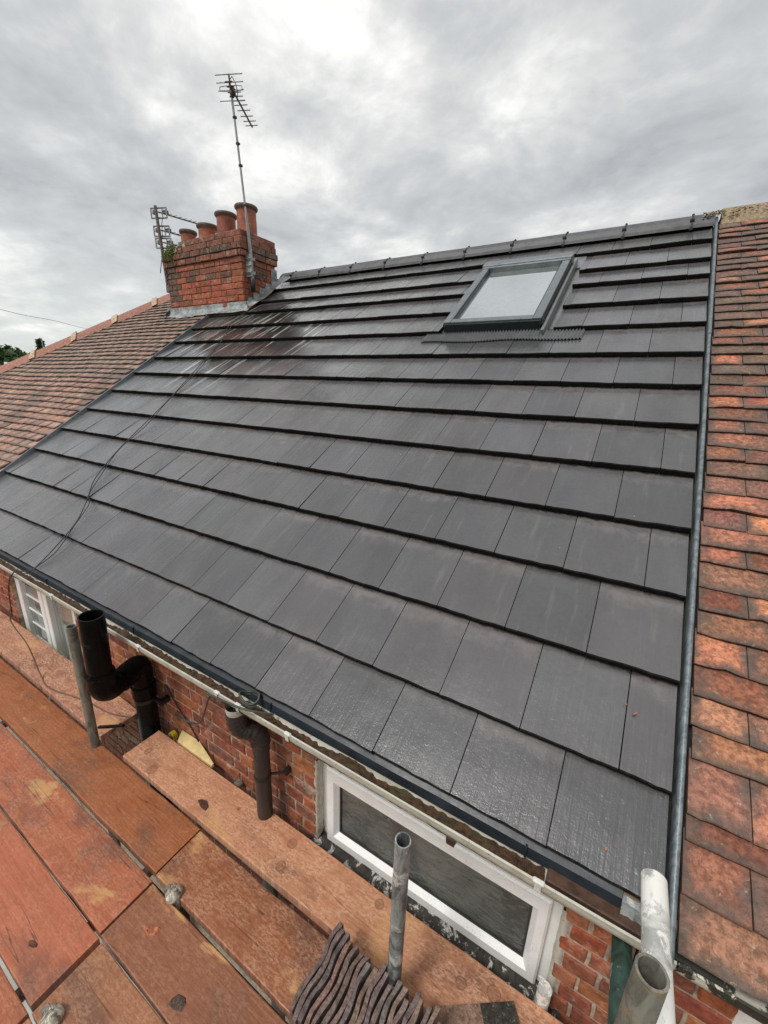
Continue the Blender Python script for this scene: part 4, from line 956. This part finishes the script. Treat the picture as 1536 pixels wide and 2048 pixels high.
# ------------------------------------------------------------ scaffold
def tube_thing(name, a, c_, r, m_, label, cat='scaffold tube', group='scaffold tubes', hollow=.004, seg=28):
    t = thing(name, tuple(Vector(a)), label, cat, group); b = MB(); b.tube([a, c_], r, seg, hollow=hollow, cap=True); b.build('tube', m_, t); return t
tube_thing('scaffold_tube', (-.668, -.19, -2.2), (-.668, -.19, -.025), .0245, MAT['steel'], 'grey upright scaffold tube with open top in front of the small white window')
tube_thing('scaffold_tube', (-2.695, -.195, -2.2), (-2.655, -.2, .0), .024, MAT['steel_rusty'], 'dull mottled upright scaffold tube left of the black soil pipe')
tube_thing('scaffold_tube', (-.083, -1.35, .243), (-.083, -.135, .243), .0248, MAT['steel_white'], 'white lime-splashed level scaffold tube pointing at the roof corner')
tube_thing('scaffold_tube', (-.13, -.448, -2.2), (-.13, -.448, .435), .0228, MAT['steel_rusty'], 'brown-grey upright scaffold tube with gaping open top at bottom right')
tube_thing('scaffold_tube', (-.078, -1.3, -.155), (-.078, .128, -.155), .0245, MAT['steel_green'], 'green painted scaffold tube running under the gutter to the wall')
tube_thing('scaffold_tube', (-.215, -1.5, -.865), (-.215, .125, -.865), .024, MAT['steel'], 'level scaffold tube under the boards below the right window corner')
tube_thing('scaffold_tube', (-1.82, -1.5, -.865), (-1.82, .125, -.865), .024, MAT['steel_rusty'], 'level scaffold tube whose end shows beside the brown downpipe')
tube_thing('scaffold_tube', (-3.39, -1.5, -.865), (-3.39, .10, -.865), .024, MAT['steel'], 'level scaffold tube crossing the gap between boards at far left')
tube_thing('scaffold_tube', (-6.5, -.415, -.915), (1.5, -.415, -.915), .024, MAT['steel'], 'long ledger scaffold tube glimpsed through the gap between the boards')
tube_thing('scaffold_tube', (-.225, .075, -1.2), (-.215, .095, -.74), .023, MAT['steel_white'], 'short pale tube stub standing between the inner board and window corner', hollow=0)
def board(x0, x1, y0, y1, col, dust, wet, spots, label, z=-.8, uo=0., skew=0.):
    t = thing('scaffold_board', ((x0 + x1) / 2, (y0 + y1) / 2, z - .038), label, 'scaffold board', 'scaffold boards')
    b = MB(); n = max(6, int((x1 - x0) / .06)); bv = .004; prof = [(y0, z - .038), (y0, z - bv), (y0 + bv * .3, z - bv * .3), (y0 + bv, z), (y0 + (y1 - y0) * .25, z), ((y0 + y1) / 2, z), (y0 + (y1 - y0) * .75, z), (y1 - bv, z), (y1 - bv * .3, z - bv * .3), (y1, z - bv), (y1, z - .038)]
    V = []; UV = []
    for i in range(n + 1):
        x = x0 + (x1 - x0) * i / n; je = [noise.noise(Vector((x * 7, y0 * 9, q))) * .0035 + noise.noise(Vector((x * 1.1, y0 * 5, q))) * .004 for q in (1., 7.)]; cup = noise.noise(Vector((x * .8, y1, 3.))) * .002
        for k, (y, zz) in enumerate(prof):
            yy = y + (je[0] if k < 4 else je[1] if k > 6 else 0) + skew * (x - x0); V.append((x, yy, zz + cup)); UV.append((x + uo, y * 1. + uo * .37))
    m_ = len(prof); F = [(i * m_ + q, (i + 1) * m_ + q, (i + 1) * m_ + q + 1, i * m_ + q + 1) for i in range(n) for q in range(m_ - 1)]
    kw = dict(col=col, col2=(dust, wet, spots))
    b.add(V, F, uvs=UV, **kw); b.add(V[:m_], [tuple(range(m_))], uvs=UV[:m_], **kw); b.add(V[-m_:], [tuple(range(m_))[::-1]], uvs=UV[-m_:], **kw)
    b.add([V[0], V[m_ - 1], V[-1], V[-m_]], [(0, 1, 2, 3)], uvs=[(0, 0)] * 4, **kw)
    b.build('plank', MAT['board'], t)
OR, RD, PK = (.36, .12, .045), (.42, .125, .058), (.53, .24, .13)
board(-6.6, -2.715, -.148, .088, (.40, .185, .12), 1, .3, .1, 'dusty blotched inner scaffold board at far left below the tall white window', uo=3.)
board(-2.466, 1.6, -.150, .066, PK, .9, .3, .9, 'pale pink inner scaffold board with round drip spots below the small window', uo=7., skew=.002)
board(-6.2, -1.742, -.398, -.176, OR, .2, 1., .1, 'orange-brown scaffold board beside the foot of the mottled upright tube', uo=1.)
board(-1.734, 1.6, -.402, -.180, (.30, .105, .045), .45, 1., .1, 'brown scaffold board under the standing row of old tiles', uo=13., z=-.801)
board(-6.4, -1.724, -.628, -.420, RD, .3, .9, .05, 'red scaffold board with yellow worn patches, second from the camera side', uo=21.)
board(-1.714, 1.6, -.630, -.424, (.27, .10, .048), .2, 1., .05, 'dark stained scaffold board carrying a broken orange tile chip', uo=5., z=-.802)
board(-6.2, -1.712, -.853, -.638, (.45, .135, .068), .2, .7, .0, 'smooth salmon red scaffold board holding a small dark splinter', uo=11.)
board(-1.690, 1.6, -.858, -.640, (.32, .13, .06), .3, .9, .0, 'brown scaffold board with the rusty fitting poking through at bottom left', uo=17., z=-.803)
board(-6.5, -1.70, -1.085, -.866, (.40, .115, .05), .25, .8, .0, 'orange scaffold board in the bottom left corner of the platform', uo=27.)
board(-1.685, 1.6, -1.088, -.868, (.40, .15, .08), .3, .8, .0, 'scaffold board at the camera side edge, right of the bottom seam', uo=33.)
def fitting(x, y, label):
    t = thing('scaffold_fitting', (x, y, -.80), label, 'scaffold fitting', 'fittings poking through the boards')
    b = MB(); b.lathe((x, y, -.86), [(.03, 0), (.032, .058), (.034, .066), (.03, .082), (.018, .094), (.001, .097)], 16, mi=0)
    for v_ in range(len(b.v)):
        p = Vector(b.v[v_]); b.v[v_] = tuple(p + Vector((noise.noise(p * 40) * .006, noise.noise(p * 40 + Vector((5, 0, 0))) * .006, noise.noise(p * 30) * .004)))
    b.build('tube_head', galv_mat('crusted_fitting', (.45, .42, .34), (.12, .09, .06), (.66, .64, .55), .5, 14, .2, .45), t)
    b = MB(); b.box(x - .05, x - .02, y - .012, y + .012, -.81, -.785, .003); b.build('bolt', MAT['steel_rusty'], t)
fitting(-1.600, -.405, 'crusted pale fitting poking up between boards at the middle joint'); fitting(-1.615, -.83, 'crusted greenish fitting poking up in the bottom left corner')
# gloves-thin scraps lying about
b = MB(); b.tube([(-2.52, -.10, -.66), (-2.72, -.145, -.74), ], .010, 8); b.tube([(-2.60, -.08, -.70), (-2.66, -.11, -.775)], .004, 6)
tag(b.build('plastic_rod', MAT['black_gloss']), 'short black rod sticking out below the black elbow', 'rod')
t = thing('capped_tube', (-2.42, .10, -.86), 'grey tube end with bright yellow plastic cap beside the inner board', 'scaffold tube', 'scaffold tubes'); b = MB(); b.tube([(-2.42, -.1, -.86), (-2.415, .105, -.855)], .024, 16); b.build('tube', MAT['steel_rusty'], t); b = MB(); b.tube([(-2.415, .10, -.855), (-2.415, .13, -.855)], .027, 16); b.build('cap', MAT['yellow'], t)
b = MB(); Pp = [(-2.30, .074, -.800), (-2.33, .128, -.778), (-2.168, .131, -.778), (-1.985, .085, -.790), (-1.99, .074, -.800)]; Q = [(x, y, z - .018) for x, y, z in Pp]
b.add(Pp + Q, [(4, 3, 2, 1, 0), (5, 6, 7, 8, 9)] + [(i, (i + 1) % 5, 5 + (i + 1) % 5, 5 + i) for i in range(5)]); tag(b.build('foam_offcut', MAT['cream_board']), 'cream wedge-shaped offcut lying between the inner board and wall', 'offcut')
# standing row of old tiles
t0 = None
STC = [(.15, .115, .105), (.18, .13, .115), (.13, .105, .10), (.19, .13, .105), (.155, .115, .10)]
protos = []
def make_tile(k):
    t = bpy.data.objects.new('clay_roof_tile', None)
    b = MB(); Ly, H, th = .262 + rnd(-.006, .004),   .168, .0145; ny, nz = 14, 5; ph = 1.2 + k * .12 + rnd(-.35, .35); am = rnd(.0045, .0065); V = []
    for side in (0, 1):
        for i in range(ny + 1):
            for j in range(nz + 1):
                y = -Ly / 2 + Ly * i / ny; z = H * j / nz; x = am * math.sin(y * 38 + ph) * (.5 + .5 * j / nz) + noise.noise(Vector((y * 30, z * 20, k * 3.1))) * .002
                zz = z + (noise.noise(Vector((y * 34, k * 2.7, 1.))) * .006 if j == nz else 0); V.append((x + side * th * (1 + .15 * math.sin(y * 60 + k)), y, zz))
    m2 = (ny + 1) * (nz + 1); I = lambda s_, i, j: s_ * m2 + i * (nz + 1) + j; F = []
    for i in range(ny):
        for j in range(nz): F += [(I(0, i, j), I(0, i, j + 1), I(0, i + 1, j + 1), I(0, i + 1, j)), (I(1, i, j), I(1, i + 1, j), I(1, i + 1, j + 1), I(1, i, j + 1))]
        F += [(I(0, i, nz), I(1, i, nz), I(1, i + 1, nz), I(0, i + 1, nz)), (I(0, i, 0), I(0, i + 1, 0), I(1, i + 1, 0), I(1, i, 0))]
    for j in range(nz): F += [(I(0, 0, j), I(1, 0, j), I(1, 0, j + 1), I(0, 0, j + 1)), (I(0, ny, j), I(0, ny, j + 1), I(1, ny, j + 1), I(1, ny, j))]
    b.add(V, F, col=vary(STC[k % 5], .15), uvs=[(.5, .5)] * len(V), smooth=False)
    me_o = b.build('clay_roof_tile', MAT['clay_stack']); return me_o
def stack_mat():
    t = NT('old_dark_clay'); ob = t.coord(); at = t.attr(); n = t.noise(ob, 60, 6, .75, .5); n2 = t.noise(ob, 14, 5, .7)
    c = t.mix(t.ramp(n, .3, .7), t.mix(1., at, (.5, .48, .47), 'MULTIPLY'), t.mix(1., at, (1.7, 1.6, 1.55), 'MULTIPLY')); c = t.mix(t.ramp(n2, .55, .7, 0, .5), c, (.26, .13, .085))
    return t.fin(c, .75, t.bump(n, .7, .006))
MAT['clay_stack'] = stack_mat()
xs = -.895
for k in range(20):
    o = make_tile(k)
    yc = -.325 + rnd(-.012, .012) - (.0 if k < 4 else .012 * (k % 3)); o.location = (xs, yc, -.801); o.rotation_euler = (rnd(-.03, .03), -.10 + rnd(-.02, .02), rnd(-.02, .02)); xs += .0205 + rnd(-.001, .003)
    if k >= 19: o.location.z -= .0; o.location.y = -.36 + rnd(-.01, .01)
    tag(o, 'old dark wavy clay roof tile standing on edge in the row on the boards', 'roof tile', 'old roof tiles standing on edge')
def flat_tile():
    t = thing('clay_roof_tile', (-.36, -.11, -.79), 'old flat clay tile with dark sooty end lying on the pink board', 'roof tile')
    d = Vector((.825, .565, 0)); w_ = Vector((.565, -.825, 0)); o = Vector((-.54, -.137, -.7955)); b = MB(); L_, W_ = .285, .18; n = 12; V = []; UV = []
    for i in range(n + 1):
        for j in range(7):
            a = L_ * i / n; c_ = W_ * j / 6; V.append(o + d * a + w_ * c_ + Vector((0, 0, .013 + .006 * math.sin(math.pi * j / 6)))); UV.append((i / n, .4 + j / 60))
    for i in range(n):
        for j in range(6):
            I0 = i * 7 + j; f_ = (i + .5) / n
            col = (.30, .20, .15) if f_ < .60 else (.045, .045, .04) if (f_ < .70 or j < 2) else (.38, .13, .07)
            b.add([V[I0], V[I0 + 7], V[I0 + 8], V[I0 + 1]][::-1], [(0, 1, 2, 3)], col=col, uvs=[(.5, .5)] * 4)
    e0 = [o, o + d * L_, o + d * L_ + w_ * W_, o + w_ * W_]
    for q in range(4): a_, c_ = e0[q], e0[(q + 1) % 4]; b.add([a_, c_, c_ + Vector((0, 0, .013)), a_ + Vector((0, 0, .013))], [(0, 1, 2, 3)], col=(.12, .08, .06), uvs=[(.5, .5)] * 4)
    b.build('tile_body', MAT['clay'], t)
flat_tile()
def chip(p, r_, col, label, flat=.35, ang=0., asp=1.6, up=None):
    b = MB(); n = 7; a0 = ang; ring = []
    for q in range(n):
        a = 6.283 * q / n; rr = r_ * rnd(.45, 1.25); x, y = rr * math.cos(a) * asp, rr * math.sin(a); ring.append((x * math.cos(a0) - y * math.sin(a0), x * math.sin(a0) + y * math.cos(a0)))
    rot = Matrix.Rotation(A, 3, 'X') if up else Matrix.Identity(3); h = r_ * flat
    V = [rot @ Vector((x, y, 0)) for x, y in ring] + [rot @ Vector((x * .82, y * .82, h * rnd(.4, 1.5))) for x, y in ring]
    b.add([Vector(p) + v_ for v_ in V], [tuple(range(n, 2 * n))] + [(i, (i + 1) % n, n + (i + 1) % n, n + i) for i in range(n)], col=col, uvs=[(.5, .5)] * (2 * n))
    o = b.build('tile_fragment', MAT['clay']); tag(o, label, 'fragment', 'broken bits of old tile'); return o
chip((-1.572, -.521, -.802), .022, (.55, .2, .11), 'orange broken tile chip on the dark stained board', .5, .6)
chip((-1.835, -.095, -.800), .026, (.10, .04, .03), 'dark red-brown shard on the pale pink inner board', .25, -.3, 1.9)
chip((-1.30, -.587, -.802), .020, (.09, .06, .045), 'dark curled flake on the board near the bottom edge', .2, .4, 1.8)
chip((-1.904, -.781, -.800), .010, (.12, .05, .03), 'small dark splinter on the smooth salmon red board', .4, .2, 3.2)
chip(rp(-.153, .068, -.006), .0055, (.62, .25, .13), 'tiny orange crumb on the lowest new tile at right', .6, 0, 1.1, True)
chip(rp(-.125, .469, -.012), .006, (.45, .17, .12), 'small pinkish crumb on a new tile near the right verge', .5, .8, 1.8, True)
chip(rp(-.155, .49, -.012), .004, (.5, .2, .14), 'pinhead orange crumb just left of the pinkish crumb', .5, .8, 1.2, True)

# ------------------------------------------------------------ far scenery on the left
def tree(x, y, zb, h, rw, n, label, kind='round'):
    t = thing('tree', (x, y, zb), label, 'tree', 'trees beyond the hipped roof')
    b = MB(); b.tube([(x, y, zb), (x + .1, y, zb + h * .5), (x, y, zb + h * .9)], [h * .035, h * .025, h * .008], 8)
    for k in range(6): a = k * 1.1; z = zb + h * (.35 + .08 * k); b.tube([(x, y, z), (x + math.cos(a) * rw * .6, y + math.sin(a) * rw * .6, z + h * .15)], [h * .012, h * .004], 5)
    b.build('trunk', MAT['bark'], t); b = MB()
    cl_ = [(rnd(-.8, .8) * rw, rnd(-.8, .8) * rw, h * rnd(.45, .9), rw * rnd(.3, .55)) for _ in range(14)]
    for k in range(n):
        if kind == 'spiky':
            z = h * (.25 + .75 * R_.random()); lim = rw * (1.05 - z / h); a = R_.randrange(9) * .7; rr = rnd(0, lim); c = Vector((x + rr * math.cos(a), y + rr * math.sin(a), zb + z - rr * .1))
        else:
            cx, cy, cz, cr = R_.choice(cl_); v_ = Vector((rnd(-1, 1), rnd(-1, 1), rnd(-1, 1))); v_ = v_.normalized() * (R_.random() ** .4) * cr; c = Vector((x + cx, y + cy, zb + cz)) + v_
        s_ = rnd(.2, .48) * (h / 9); u = Vector((rnd(-1, 1), rnd(-1, 1), rnd(-.6, .6))).normalized() * s_; w_ = u.cross(Vector((rnd(-1, 1), rnd(-1, 1), rnd(-1, 1)))).normalized() * s_ * .6
        b.add([c - u, c - w_, c + u, c + w_], [(0, 1, 2, 3)])
    b.build('crown', MAT['leaf'], t)
tree(-76.5, 25.6, -5.3, 10.4, 2.8, 5200, 'broad dark green tree just above the lower end of the hip ridge')
tree(-83.0, 25.6, -5.3, 10.0, 3.2, 4600, 'lower bushy green tree at the left edge of the photo')
tree(-76.0, 28.6, -5.3, 9.8, 2.4, 3200, 'small rounded tree between the broad tree and the spiky one')
tree(-66.5, 24.5, -5.3, 10.8, 1.5, 1500, 'thin spiky conifer top rising behind the hip ridge', 'spiky')
b = MB(); b.tube([(-63.7, 24.0, -5.3), (-64.1, 23.8, 5.7)], .07, 8); tag(b.build('utility_pole', MAT['steel']), 'pale pole standing beside the spiky conifer beyond the roof', 'pole')
def far_house(x, y, w, d, h, rh, yaw, label, rc):
    t = thing('far_house', (x, y, -5.3), label, 'house', 'houses beyond the hipped roof'); Mz = Matrix.Rotation(yaw, 3, 'Z'); o = Vector((x, y, -5.3)); P = lambda a, c_, e_: o + Mz @ Vector((a, c_, e_))
    b = MB(); V = [P(-w, -d, 0), P(w, -d, 0), P(w, d, 0), P(-w, d, 0), P(-w, -d, h), P(w, -d, h), P(w, d, h), P(-w, d, h), P(-w, 0, h + rh), P(w, 0, h + rh)]
    b.add(V, [(0, 1, 5, 4), (1, 2, 6, 5), (2, 3, 7, 6), (3, 0, 4, 7), (4, 8, 7), (5, 6, 9)]); b.build('wall', MAT['far_wall'], t)
    b = MB(); b.add([P(-w - .3, -d - .3, h - .15), P(w + .3, -d - .3, h - .15), P(w + .3, 0, h + rh + .1), P(-w - .3, 0, h + rh + .1), P(w + .3, d + .3, h - .15), P(-w - .3, d + .3, h - .15)], [(0, 1, 2, 3), (3, 2, 4, 5)], col=rc, uvs=[(.5, .5)] * 6); r_ = b.build('roof', MAT['clay'], t)
    b = MB(); c = P(w * .5, 0, h + rh); b.box(c.x - .4, c.x + .4, c.y - .4, c.y + .4, c.z - .6, c.z + .9); b.build('chimney', MAT['brick'], r_)
    for a in (-w * .5, w * .5):
        for e_ in (1.2, 3.6): 
            if e_ < h - 1: b = MB(); b.add([P(a - .6, -d - .03, e_), P(a + .6, -d - .03, e_), P(a + .6, -d - .03, e_ + 1.1), P(a - .6, -d - .03, e_ + 1.1)], [(0, 1, 2, 3)]); b.build('window', MAT['room'], t)
far_house(-50.5, 17.6, 3.2, 3.6, 5.0, 2.3, .9, 'red roofed far house half hidden behind the hip ridge', (.34, .12, .08))
far_house(-62., 18.2, 3.5, 3.6, 4.8, 2.2, .5, 'grey roofed far house at the left edge under the trees', (.2, .17, .15))
